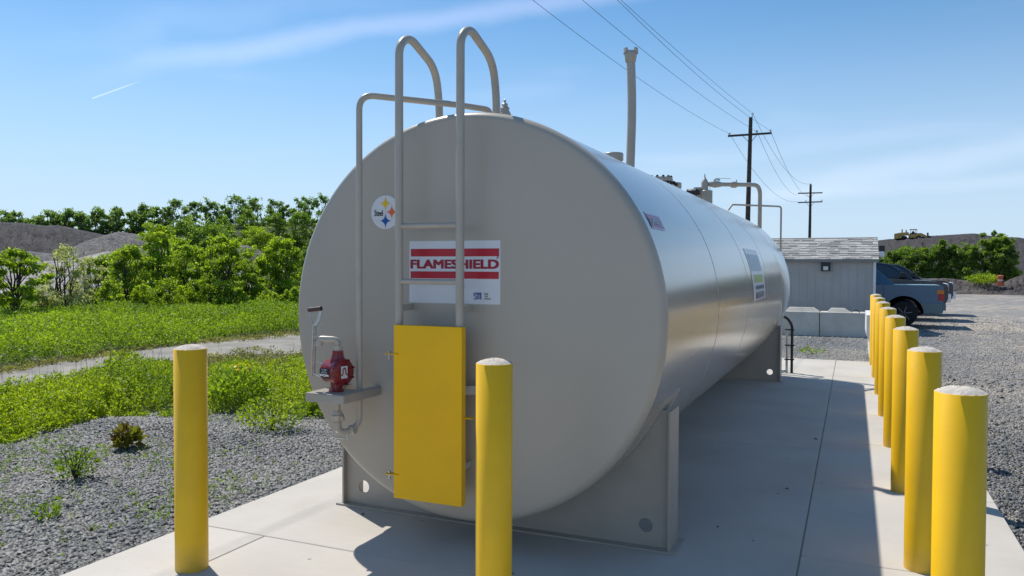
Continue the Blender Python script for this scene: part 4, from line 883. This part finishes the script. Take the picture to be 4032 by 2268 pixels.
# right side: coal heap, berm, hedge
def rp(x, y): return ((2900+x/2.07)/K, (650+y/2.07)/K)
heap('coal_heap', [rp(-900, 700), rp(-100, 680), rp(900, 640), rp(1150, 613), rp(1200, 606), rp(1285, 600), rp(1400, 592), rp(1560, 576), rp(1700, 570), rp(1760, 567), rp(1850, 560), rp(1905, 556), rp(1950, 558), rp(2020, 570), rp(2060, 576), rp(2130, 584), rp(2220, 588), rp(2300, 590), rp(2343, 598), rp(2700, 600), rp(3300, 560), rp(4000, 600)], 85, 160, 190, m_coal, 6, amp=.22, nr=60, na=260)
heap('unseen_side_heap', [(24, 1), (30, 5.5), (45, 7.5), (60, 8.5), (75, 7.5), (90, 8.5), (105, 8), (120, 6), (135, 2)], 40, 75, 95, m_coal, 9, amp=.25, az_px=False, nr=40, na=120)  # unseen heap added beyond the frame for a dark reflection in the tank
heap('berm', [rp(1100, 985), rp(1500, 925), rp(1700, 922), rp(1830, 935), rp(1900, 945), rp(2000, 930), rp(2100, 960), rp(2160, 968), rp(2230, 930), rp(2300, 905), rp(2420, 890), rp(2800, 880), rp(3400, 900)], 60.5, 64.5, 72, m_berm, 7, amp=.5, nr=24, na=200)
m_lip = mat('gravel_lip', (.13, .125, .115), rough=1, col2=(.2, .19, .17), vscale=.6)
hz_ = [(3462, 1003, 75), (3510, 985, 80), (3565, 972, 85), (3620, 975, 70), (3675, 966, 75), (3708, 934, 44), (3758, 955, 70), (3815, 960, 75), (3868, 938, 75), (3915, 928, 72), (3950, 922, 60), (3975, 960, 60)]
hd_ = ['beside the shed corner', 'above the first truck cab', 'behind the truck windscreens', 'above the truck bonnets', 'left of the tall shoot', 'with the tall upright shoot', 'right of the tall shoot', 'under the saddle of the coal heap', 'rising to the right', 'near the top right', 'tallest at the right', 'at the right end of the hedge']
for i, (px, py, wp) in enumerate(hz_):
    dx, dy = px/K, py/K; rr_ = 75
    atree('shrub', 'dense green hedge shrub, ' + hd_[i], dx, dy, rr_, wp/K*1.45, zb=-.2, nleaf=6500, leaf=.20, m=m_leafB, seed=200+i, low=.0, clumps=26, gap=.24, stems=3, trunk_r=.05, cat='shrub', group='hedge shrubs')
for i, (x_, y_, hpx) in enumerate([(2092, 540, 22), (2003, 560, 10), (2145, 565, 16)]):
    a = rp(x_, y_); atree('sapling', ['tiny lone sapling on the crest of the coal heap', 'tiniest sprig on the coal heap crest, left of the lone sapling', 'bushy sapling on the crest above the right end of the hedge'][i], a[0], a[1], 150, 8+i*5, zb=7.0, nleaf=300, leaf=.35, m=m_leafD, seed=240+i, low=.3, clumps=6, gap=.3, trunk_r=.06)
xg, yg = Gd(*rp(2010, 965)); q_ = atR(*[K*v for v in rp(2010, 950)], 63)
plant('weed_patch', 'yellow green weeds growing on the dark berm at the right', 'plant', q_.x, q_.y, .75, 1.0, 1100, .16, m_weed, stems=4, seed=9, z0=q_.z-.25)
q_ = atR(*[K*v for v in rp(2150, 955)], 62.5)
br = empty('barrel', (q_.x, q_.y, q_.z), 'faded orange traffic barrel on the berm at the far right', 'barrel')
mb = MB(); mb.lathe([(.24, -.25), (.24, .03), (.17, .04), (.165, .2), (.155, .21), (.15, .34), (.21, .35), (.21, .44), (.12, .48), (.0, .49)], (q_.x, q_.y, q_.z), n=18, smooth=False); mb.build('drum', mat('faded_orange', (.55, .13, .06), rough=.6), br)
mb = MB(); mb.lathe([(.17, .10), (.168, .17)], (q_.x, q_.y, q_.z), n=18); mb.build('reflective_band', m_white, br)


# ------------------------------------------------------------------ shed
m_siding = mat('grey_blue_siding', (.40, .40, .395), rough=.6, var=.06, vscale=2, bump=.1, bscale=40)
m_shing = mat('shingles', (.40, .39, .37), rough=.95, isl=.36, bump=.4, bscale=60)
m_trim = mat('white_trim', (.75, .76, .78), rough=.5)
m_fascia = mat('grey_fascia', (.22, .23, .24), rough=.6)
m_block = mat('block_concrete', (.54, .51, .45), rough=.95, col2=(.66, .62, .55), vscale=2.5, bump=.5, bscale=12)
SY = 22.6; SX0, SX1 = -4.2, .515; EZ, RZ = 1.87, 2.47; SD = 2.6
shed = empty('shed', ((SX0+SX1)/2, SY+SD/2, GZ), 'low grey sided shed with a light grey shingle roof behind the concrete block wall', 'shed')
mb = MB(); x = SX0
mb.box((SX0, SY+.012, GZ), (SX1, SY+SD, EZ+.02))
while x < SX1-.02:
    x2 = min(x+.205, SX1); mb.box((x+.0025, SY+.004, GZ), (x2-.0025, SY+.013, EZ)); x = x2
mb.add([(SX1, SY, EZ+.02), (SX1, SY+SD, EZ+.02), (SX1, SY+SD/2, RZ-.04), (SX0, SY, EZ+.02), (SX0, SY+SD, EZ+.02), (SX0, SY+SD/2, RZ-.04)], [(0, 1, 2), (5, 4, 3)])
mb.build('wall', m_siding, shed)
mb = MB(); ov = .13; y0r = SY-ov; dzdy = (RZ-EZ)/(SD/2+ov)
rnd = random.Random(8); rows = 12
for side in (0, 1):
    for r_i in range(rows):
        ta, tb = r_i/rows, (r_i+1)/rows
        x = SX0-.12-rnd.uniform(0, .2)
        while x < SX1+.10:
            wd_ = rnd.choice([.09, .14, .2, .26, .3]); xa = max(x, SX0-.12); xb = min(x+wd_, SX1+.10); x += wd_
            if xb-xa < .02: continue
            th = rnd.choice([.006, .016, .016])+.004
            def pt(t, off):
                yy = y0r+(SD/2+ov)*t; zz = EZ+(RZ-EZ)*t+off
                if side: yy = 2*(SY+SD/2)-yy
                return yy, zz
            (ya, za), (yb_, zb_) = pt(ta-.015, th+.008), pt(tb+.02, .003); ya2, za2 = pt(ta-.015, -.004)
            mb.add([(xa, ya, za), (xb-.004, ya, za), (xb-.004, yb_, zb_), (xa, yb_, zb_), (xa, ya2, za2), (xb-.004, ya2, za2)], [(0, 1, 2, 3), (4, 5, 1, 0), (5, 2, 1), (4, 0, 3)])
mb.tube([(SX0-.1, SY+SD/2, RZ+.005), (SX1+.1, SY+SD/2, RZ+.005)], .025, n=6)
roof = mb.build('roof', m_shing, shed)
mb = MB(); mb.box((SX0-.1, SY-ov-.005, EZ-.075), (SX1+.095, SY-ov+.015, EZ-.008)); mb.box((SX0-.1, SY-ov+.015, EZ-.07), (SX1+.09, SY, EZ-.055)); mb.build('fascia', m_fascia, shed)
mb = MB(); mb.box((SX1-.03, SY-.025, GZ), (SX1+.035, SY-.007, EZ-.07)); mb.box((SX1+.001, SY-.007, GZ), (SX1+.035, SY+.06, EZ-.07)); mb.build('corner_trim', m_trim, shed)
mb = MB(); mb.box((SX1+.10, SY+.1, 2.08), (SX1+.24, SY+.35, 2.23)); gl = mb.build('gable_lamp', m_dark, shed)
mb = MB(); mb.box((SX1+.11, SY+.11, 1.93), (SX1+.23, SY+.33, 2.079)); mb.build('lamp_lens', m_trim, gl)
lampx = -.67
mb = MB(); mb.box((lampx-.115, SY-.12, 1.55), (lampx+.115, SY-.0065, 1.84)); mb.add([(lampx-.115, SY-.12, 1.842), (lampx+.115, SY-.12, 1.842), (lampx+.115, SY-.0065, 1.865), (lampx-.115, SY-.0065, 1.865)], [(0, 1, 2, 3), (0, 3, 2, 1)]); wl_ = mb.build('wall_lamp', m_dark, shed)
mb = MB(); mb.box((lampx-.06, SY-.135, 1.58), (lampx+.06, SY-.121, 1.68)); mb.build('lamp_lens', mat('frosted_lens', (.62, .66, .62), rough=.3), wl_)

# ------------------------------------------------------------------ concrete block wall
def block(x0, x1, y0, label, keyr):
    e = empty('concrete_block', ((x0+x1)/2, y0+.3, GZ), label, 'concrete block', 'big concrete blocks in front of the shed')
    mb = MB(); mb.box((x0, y0, GZ), (x1, y0+.62, .54)); mb.build('body', m_block, e, bevel=.012)
    mb = MB(); a, b = keyr; mb.add([(a, y0+.12, .541), (b, y0+.12, .541), (b, y0+.5, .541), (a, y0+.5, .541), (a+.09, y0+.2, .635), (b-.13, y0+.2, .635), (b-.13, y0+.42, .635), (a+.09, y0+.42, .635)], [(0, 1, 5, 4), (1, 2, 6, 5), (2, 3, 7, 6), (3, 0, 4, 7), (4, 5, 6, 7)]); mb.build('top_key', m_block, e)
    return e
block(-4.3, -2.56, 20.86, 'concrete block of the low wall mostly hidden behind the tank end', (-4.0, -3.0))
block(-2.545, -.757, 20.85, 'left visible concrete block of the low wall before the shed', (-1.58, -.76))
e = block(-.742, .315, 20.86, 'right concrete block of the low wall, with a wire lifting loop on top', (-.58, -.05))
mb = MB(); mb.tube([(-.02, 21.0, .54), (.0, 21.0, .585), (.07, 21.0, .61), (.14, 21.0, .585), (.16, 21.0, .54)], .012, n=6, bend=.03); mb.build('lifting_loop', m_dark, e)
wb = empty('white_barrier', (.6, 16.2, GZ), 'white barrier end with a dark slot, just behind the farthest bollard', 'barrier')
prof = [(.292, 0), (.285, .30), (.235, .42), (.235, .785), (.62, .785), (.62, .42), (.57, .3), (.57, 0)]
mb = MB(); n_ = len(prof); vs = [(x, 15.4, z+GZ*0) for x, z in prof] + [(x, 17.2, z) for x, z in prof]; mb.add(vs, [tuple(range(n_)), tuple(range(2*n_-1, n_-1, -1))] + [(i, i+n_, (i+1) % n_+n_, (i+1) % n_) for i in range(n_)]); mb.build('body', mat('white_painted_concrete', (.72, .72, .72), rough=.8, var=.05, vscale=5), wb)
mb = MB(); mb.box((.31, 15.395, .56), (.52, 15.45, .68)); mb.build('slot', m_dark, wb)

# ------------------------------------------------------------------ pickup trucks
m_tblue = mat('truck_blue_paint', (.05, .145, .24), rough=.25, coat=.5)
m_tgrey = mat('truck_lower_paint', (.13, .20, .21), rough=.4)
m_tblk = mat('truck_black_paint', (.012, .014, .028), rough=.15, coat=.8)
m_glass = mat('truck_glass', (.03, .045, .055), rough=.06, spec=.9)
m_chrome = mat('chrome', (.80, .80, .82), rough=.28, metal=.35)
m_lred = mat('red_lens', (.5, .02, .03), rough=.2); m_lor = mat('amber_lens', (.75, .22, .03), rough=.2)
m_rim = mat('dark_rim', (.22, .22, .24), rough=.35, metal=.3)
def truck(name, label, org, s, paint, facing, two_tone=False, cs=0.0):
    """local frame: nose at +x, near side at y=0, width 1.9; facing -1 mirrors it"""
    ox, oy, oz = org; e = empty(name, (ox, oy+.95*s, oz), label, 'pickup truck', 'pickup trucks parked beyond the shed')
    T = lambda x, y, z: (ox+facing*x*s, oy+y*s, oz+z*s); C_ = lambda p: [(a+cs, b) for a, b in p]
    W = 1.9
    def side(loops, y0, y1, inset=0, zref=None):
        vs, fs = flat2d(loops, y1-y0); r_ = []
        for v in vs:
            yy = (y0+y1)/2+v[2]
            r_.append(T(v[0], yy, v[1]))
        return r_, fs
    def arch(cx, r, n=10): return [(cx+r*math.cos(a), .42+r*math.sin(a)*.98) for a in np.linspace(math.pi, 0, n)]
    fw_, rw = 1.65, -1.55; Lf, Lr = 2.62, -2.62
    body = [(Lr, .48), (Lr+.02, .42)] + [(rw-.50, .40)] + arch(rw, .46) + [(rw+.5, .36), (fw_-.5, .36)] + arch(fw_, .46) + [(fw_+.5, .40), (Lf-.08, .42), (Lf, .60), (Lf, .98), (Lf-.06, 1.08), (Lf-.35, 1.17), (1.15, 1.24), (.9, 1.26), (-.95, 1.27), (-1.0, 1.27), (Lr+.03, 1.27), (Lr, 1.2)]
    vs, fs = side([body], .0, W); mb = MB(); mb.add(vs, fs); bd = mb.build('body', paint, e, bevel=.05*s, seg=3)
    # cabin
    yb_, yt = .05, .22; cab = C_([(1.25, 1.22), (.62, 1.68), (.42, 1.76), (.1, 1.80), (-.60, 1.80), (-.80, 1.74), (-1.34 if two_tone else -1.1, 1.22)]); vs = []
    for lx_, lz_ in cab:
        t = (lz_-1.22)/.58; vs.append(T(lx_, yb_+(yt-yb_)*t, lz_))
    for lx_, lz_ in cab:
        t = (lz_-1.22)/.58; vs.append(T(lx_, W-(yb_+(yt-yb_)*t), lz_))
    mb = MB(); n_ = len(cab); mb.add(vs, [tuple(range(n_)), tuple(range(2*n_-1, n_-1, -1))] + [(i, i+n_, (i+1) % n_+n_, (i+1) % n_) for i in range(n_)]); mb.build('cab', paint, bd, bevel=.03*s)
    def pane(pts, y_off=-.012):
        vs = []
        for lx_, lz_ in pts:
            t = (lz_-1.22)/.58; vs.append(T(lx_, yb_+(yt-yb_)*t+y_off, lz_))
        for lx_, lz_ in pts:
            t = (lz_-1.22)/.58; vs.append(T(lx_, W-(yb_+(yt-yb_)*t+y_off), lz_))
        n_ = len(pts); mb = MB(); mb.add(vs, [tuple(range(n_)), tuple(range(2*n_-1, n_-1, -1))] + [(i, i+n_, (i+1) % n_+n_, (i+1) % n_) for i in range(n_)]); return mb
    pane(C_([(1.0, 1.28), (.56, 1.60), (.38, 1.69), (.12, 1.71), (.10, 1.28)])).build('side_window', m_glass, bd)
    pane(C_([(.02, 1.28), (.02, 1.71), (-.50, 1.72), (-.62, 1.66), (-.80, 1.28)])).build('side_window', m_glass, bd)
    mb = MB(); mb.add([T(1.235+cs, .14, 1.262), T(1.235+cs, W-.14, 1.262), T(.655+cs, W-.28, 1.685), T(.655+cs, .28, 1.685)], [(0, 1, 2, 3), (3, 2, 1, 0)]); mb.build('windscreen', m_glass, bd)
    mb = MB(); a_ = T(.82+cs, -.20, 1.30); b_ = T(1.02+cs, .04, 1.46); mb.box(tuple(min(a, b) for a, b in zip(a_, b_)), tuple(max(a, b) for a, b in zip(a_, b_))); mb.build('mirror', m_dark, bd, bevel=.02)
    for cx in (fw_, rw):
        for yy, sgn in ((.13, -1), (W-.13, 1)):
            c = T(cx, yy, .39); mb = MB(); R = .39*s; mb.lathe([(R*.62, -.13*s), (R*.93, -.13*s), (R, -.09*s), (R, .09*s), (R*.93, .13*s), (R*.62, .13*s)], c, axis='Y', n=28)
            wh_ = mb.build('wheel', m_rub, e); mb = MB(); fy = sgn*.12*s
            mb.lathe([(R*.62, fy*1.0), (R*.60, fy*.9), (.001, fy*.55)], c, axis='Y', n=24, close=False)
            for k in range(6):
                a = k*math.pi/3+.2; mb.bar((c[0]+R*.08*math.cos(a), c[1]+fy*.95, c[2]+R*.08*math.sin(a)), (c[0]+R*.6*math.cos(a), c[1]+fy*.95, c[2]+R*.6*math.sin(a)), .02, R*.25, up=(0, 1, 0))
            mb.lathe([(R*.12, fy*1.05), (.001, fy*1.08)], c, axis='Y', n=10, close=False); mb.build('rim', m_rim, wh_)
    def bx(name, a, b, m, bev=0, par=bd):
        a_ = T(*a); b_ = T(*b); mb = MB(); mb.box(tuple(min(p, q) for p, q in zip(a_, b_)), tuple(max(p, q) for p, q in zip(a_, b_))); return mb.build(name, m, par, bevel=bev)
    bx('front_bumper', (Lf-.12, .04, .48), (Lf+.09, W-.04, .76), m_chrome, .02)
    bx('grille', (Lf-.03, .42, .80), (Lf+.035, W-.42, 1.10), m_chrome, .01)
    for yy in (.06, W-.36): bx('headlight', (Lf-.12, yy, .84), (Lf+.02, yy+.30, 1.08), mat_head, .02)
    bx('rear_bumper', (Lr-.08, .05, .50), (Lr+.06, W-.05, .70), m_tgrey if two_tone else m_chrome, .02)
    for y0_, y1_ in ((-.012, .10), (W-.10, W+.012)):
        bx('tail_light', (Lr-.012, y0_, .80), (Lr+.14, y1_, 1.0), m_lred, .01); bx('tail_light', (Lr-.012, y0_, 1.003), (Lr+.18, y1_, 1.13), m_lor, .01)
    for cx in (fw_, rw):
        a = np.linspace(math.pi, 0, 14); vs = []
        for t in a:
            for rr__ in (.46, .545):
                vs.append(T(cx+rr__*math.cos(t), -.02, .40+rr__*math.sin(t)*.98)); 
        mb = MB(); mb.add(vs, [(2*i, 2*i+1, 2*i+3, 2*i+2) for i in range(13)] + [(2*i+2, 2*i+3, 2*i+1, 2*i) for i in range(13)]); o_ = mb.build('wheel_arch', m_tgrey if two_tone else paint, bd)
    if two_tone:
        for xa, xb in ((Lr+.03, rw-.46), (rw+.47, fw_-.47), (fw_+.47, Lf-.1)): bx('lower_cladding', (xa, -.014, .43), (xb, 0.02, .72), m_tgrey, .006)
    for xx in (.06, -.98): bx('door_gap', (xx-.006, -.004, .5), (xx+.006, .02, 1.25), m_dark)
    bx('fuel_door' if two_tone else 'door_handle', (-.75, -.012, 1.06), (-.6, .01, 1.1), m_dark)
    return e
mat_head = mat('headlight_glass', (.55, .58, .62), rough=.15, metal=.3)
TS = .925
truck('pickup_truck', 'blue grey pickup truck nearest the shed, tail with orange and red lamp to the right', (2.33-2.62*TS, 24.9, -.01), TS, m_tblue, -1, two_tone=True)
truck('pickup_truck', 'black pickup truck with chrome grille facing right, just behind the blue one', (2.80-2.62*.97, 28.5, .09), .97, m_tblk, 1, cs=.36)
truck('pickup_truck', 'farthest dark pickup truck, its nose showing beyond the chrome grilled one', (3.30-2.62*.95, 32.0, .10), .95, m_tblk, 1, cs=.32)

# ------------------------------------------------------------------ wheel loader on the heap
m_ly = mat('loader_yellow', (.62, .37, .09), rough=.6, var=.2, vscale=.8)
m_ldark = mat('loader_cab', (.03, .04, .045), rough=.4)
RL = 156
def LZ(px, py): return atR(px, py, RL)
def zl(x, y): return (3500+x/12.88, 880+y/12.88)
pL = LZ(*zl(280, 480)); pR = LZ(*zl(2010, 640)); ux = (Vector((pR.x, pR.y, 0))-Vector((pL.x, pL.y, 0))); Lw = ux.length; ux.normalize(); uy = Vector((-ux.y, ux.x, 0)); sc_ = Lw/1730
zb0 = LZ(*zl(1100, 690)).z
def lp(x, y, d): # x,y in zoom pixels, d depth in metres (behind the front side)
    return Vector((pL.x, pL.y, 0)) + ux*((x-280)*sc_) + uy*d + Vector((0, 0, zb0+(690-y)*sc_))
ld = empty('wheel_loader', tuple(lp(1100, 760, 1.5)), 'yellow articulated wheel loader with dark cab on the crest of the coal heap', 'wheel loader')
def lpoly(name, pts, d0, d1, m, par):
    mb = MB(); n_ = len(pts); mb.add([lp(x, y, d0) for x, y in pts] + [lp(x, y, d1) for x, y in pts], [tuple(range(n_)), tuple(range(2*n_-1, n_-1, -1))] + [(i, (i+1) % n_, (i+1) % n_+n_, i+n_) for i in range(n_)]); return mb.build(name, m, par)
lpoly('engine_hood', [(290, 480), (560, 430), (1000, 400), (1040, 560), (780, 570), (640, 740), (290, 780)], .3, 2.7, m_ly, ld)
lpoly('rear_grille', [(270, 490), (289, 490), (289, 770), (270, 770)], .3, 2.7, m_ldark, ld)
lpoly('chassis', [(1000, 520), (1420, 520), (1420, 720), (1000, 720)], .6, 2.4, m_ly, ld)
lpoly('front_arm', [(1400, 470), (1640, 460), (1800, 540), (1960, 640), (1980, 740), (1850, 740), (1640, 600), (1460, 620), (1400, 720)], .5, 2.5, m_ly, ld)
lpoly('bucket', [(1930, 450), (2010, 450), (2030, 780), (1960, 780)], -.2, 3.2, m_ldark, ld)
cb = lpoly('cab', [(1060, 450), (1430, 450), (1440, 500), (1060, 500)], .7, 2.3, m_ldark, ld)
lpoly('cab_roof', [(1050, 235), (1440, 235), (1440, 262), (1050, 262)], .6, 2.4, m_ldark, cb)
for xx in (1090, 1235, 1340, 1420):
    for d_ in (.75, 2.2): lpoly('pillar', [(xx, 262), (xx+18, 262), (xx+18, 450), (xx, 450)], d_, d_+.1, m_ldark, cb)
lpoly('seat', [(1170, 350), (1290, 350), (1320, 450), (1150, 450)], 1.0, 2.0, m_ldark, cb)
for x0_, x1_, t_ in ((640, 700, 215), (850, 910, 255)):
    a = lp((x0_+x1_)/2, 420, 1.5); b = lp((x0_+x1_)/2, t_, 1.5); mb = MB(); r_ = (x1_-x0_)/2*sc_; mb.tube([a, b], r_, n=12); mb.build('exhaust_stack', m_ldark, ld)
for xx in (800, 1540):
    for d_ in (.2, 2.3):
        c = lp(xx, 760, d_+.3); mb = MB(); axs = (ux, Vector((0, 0, 1)), uy); rw_ = 150*sc_; mb.lathe([(rw_*.5, -.3), (rw_, -.28), (rw_*1.02, 0), (rw_, .28), (rw_*.5, .3)], c, axis=axs, n=24); w_ = mb.build('wheel', m_rub, ld)

# ------------------------------------------------------------------ power line
ARM = Vector((.993, .118, 0))
def up(name, px, py, r, base, label, arms, wid, ins, tilt=0):
    top = atR(px, py, r); bx_, by_ = base; e = empty(name, (bx_, by_, GZ), label, 'utility pole', 'utility poles of the power line')
    mb = MB(); mb.tube([(bx_, by_, -.3), ((bx_+top.x)/2, (by_+top.y)/2, top.z*.5), (top.x, top.y, top.z)], .15, n=12, radii=[.17, .15, .115]); mb.build('pole', m_wood, e)
    for (pl_, pr_, z_) in arms:
        a = atR(*pl_, r); b = atR(*pr_, r); off = Vector((.0, -.16, 0)); mb = MB(); mb.bar(a+off, b+off, .10, .12); ar = mb.build('crossarm', m_wood, e)
        c = (a+b)/2
        for s_ in (.32, .68 if True else 0):
            q = a.lerp(b, s_)+off; mb = MB(); mb.bar(q, (c.x*.15+top.x*.85, top.y-.16, c.z-.55), .03, .03); mb.build('brace', m_wood, ar)
    for q in ins:
        p = atR(*q, r); mb = MB(); mb.lathe([(.012, -.16), (.012, 0), (.05, .0), (.085, .03), (.08, .06), (.045, .08), (.04, .13), (.0, .15)], (p.x, p.y-.16, p.z-.05), n=10); mb.build('insulator', m_glassins, e)
    return e
z6 = lambda x, y: (2800+x/3.622, 400+y/3.622)
pole1 = up('utility_pole', *z6(565, 225), 52, (-6.25, 51.6), 'nearer tall dark utility pole with one crossarm, rising behind the tank end', [(z6(245, 497), z6(868, 455), 0)], 2.9, [z6(265, 462), z6(657, 432), z6(848, 418), z6(594, 178)])
tpz = atR(*z6(594, 178), 52); tq = atR(*z6(575, 240), 52); mb = MB(); mb.bar((tq.x, tq.y-.1, tq.z-.2), (tpz.x, tpz.y-.16, tpz.z-.1), .03, .03); mb.build('top_pin', m_dark, pole1)
a1 = [(2800+1240/3.622, 400+1310/3.622), (2800+1590/3.622, 400+1302/3.622)]; a2 = [(2800+1238/3.622, 400+1442/3.622), (2800+1588/3.622, 400+1430/3.622)]
pole2 = up('utility_pole', 3192, 726, 90, (-4.35, 89.85), 'farther utility pole with two crossarms, above the shed roof', [(a1[0], a1[1], 0), (a2[0], a2[1], 0)], 2.4, [z6(1352, 1418), z6(1580, 1410), z6(1420, 1178)])
def wire(p, q, sag, label, r=.012):
    p = Vector(p); q = Vector(q); pts = []
    for i in range(33):
        t = i/32; v = p.lerp(q, t); v.z -= sag*4*t*(1-t); pts.append(v)
    mb = MB(); mb.tube(pts, r, n=5); o = mb.build('power_wire', m_wire); tag(o, label, 'wire', 'wires of the power line'); return o
ins1 = [atR(*z6(265, 458), 52), atR(*z6(657, 428), 52), atR(*z6(848, 414), 52), atR(*z6(594, 172), 52)]
# nearer span comes from a pole behind the photographer: directions through the top edge of the view
tops = [(1340, 0), (1465, 0), (1553, 0), (1562, 0)]
lab1 = ['lowest sagging wire from the nearer pole, passing behind the tall vent pipe', 'second sagging wire up from the left arm of the nearer pole', 'wire running up left from the right arm of the nearer pole', 'uppermost wire, from the pin on top of the nearer pole']
P1 = Vector((-6.2, 51.6, 0)); P2 = Vector((-4.35, 89.85, 0))
MID = [(2300/K, 165/K), (1720, 240), (1700, 160), (1725, 140)]
for i, a in enumerate(ins1):
    q = atR(tops[i][0]*K, tops[i][1]*K, (23.5, 24, 24.5, 27.5)[i])
    # continue the line beyond the frame to a far support
    end = a + (q-a)*1.75; t1 = 1/1.75; SG = (.9, .8, .95, .35)[i]; end.z = a.z + (q.z+4*SG*t1*(1-t1)-a.z)/t1
    wire(a, end, SG, lab1[i], r=.0075)
ins2 = [atR(*(2800+1238/3.622, 400+1425/3.622), 90), atR(*(2800+1225/3.622, 400+1335/3.622), 90), atR(*(2800+1400/3.622, 400+1365/3.622), 90), atR(*z6(1415, 1172), 90)]
lab2 = ['lowest wire between the two utility poles', 'middle wire between the two utility poles', 'steeper wire between the right arms of the two poles', 'faint topmost wire between the two poles']
sg2 = [1.3, .9, .9, 1.3]
for i, a in enumerate(ins1): wire(a, ins2[i], sg2[i], lab2[i], r=.011)
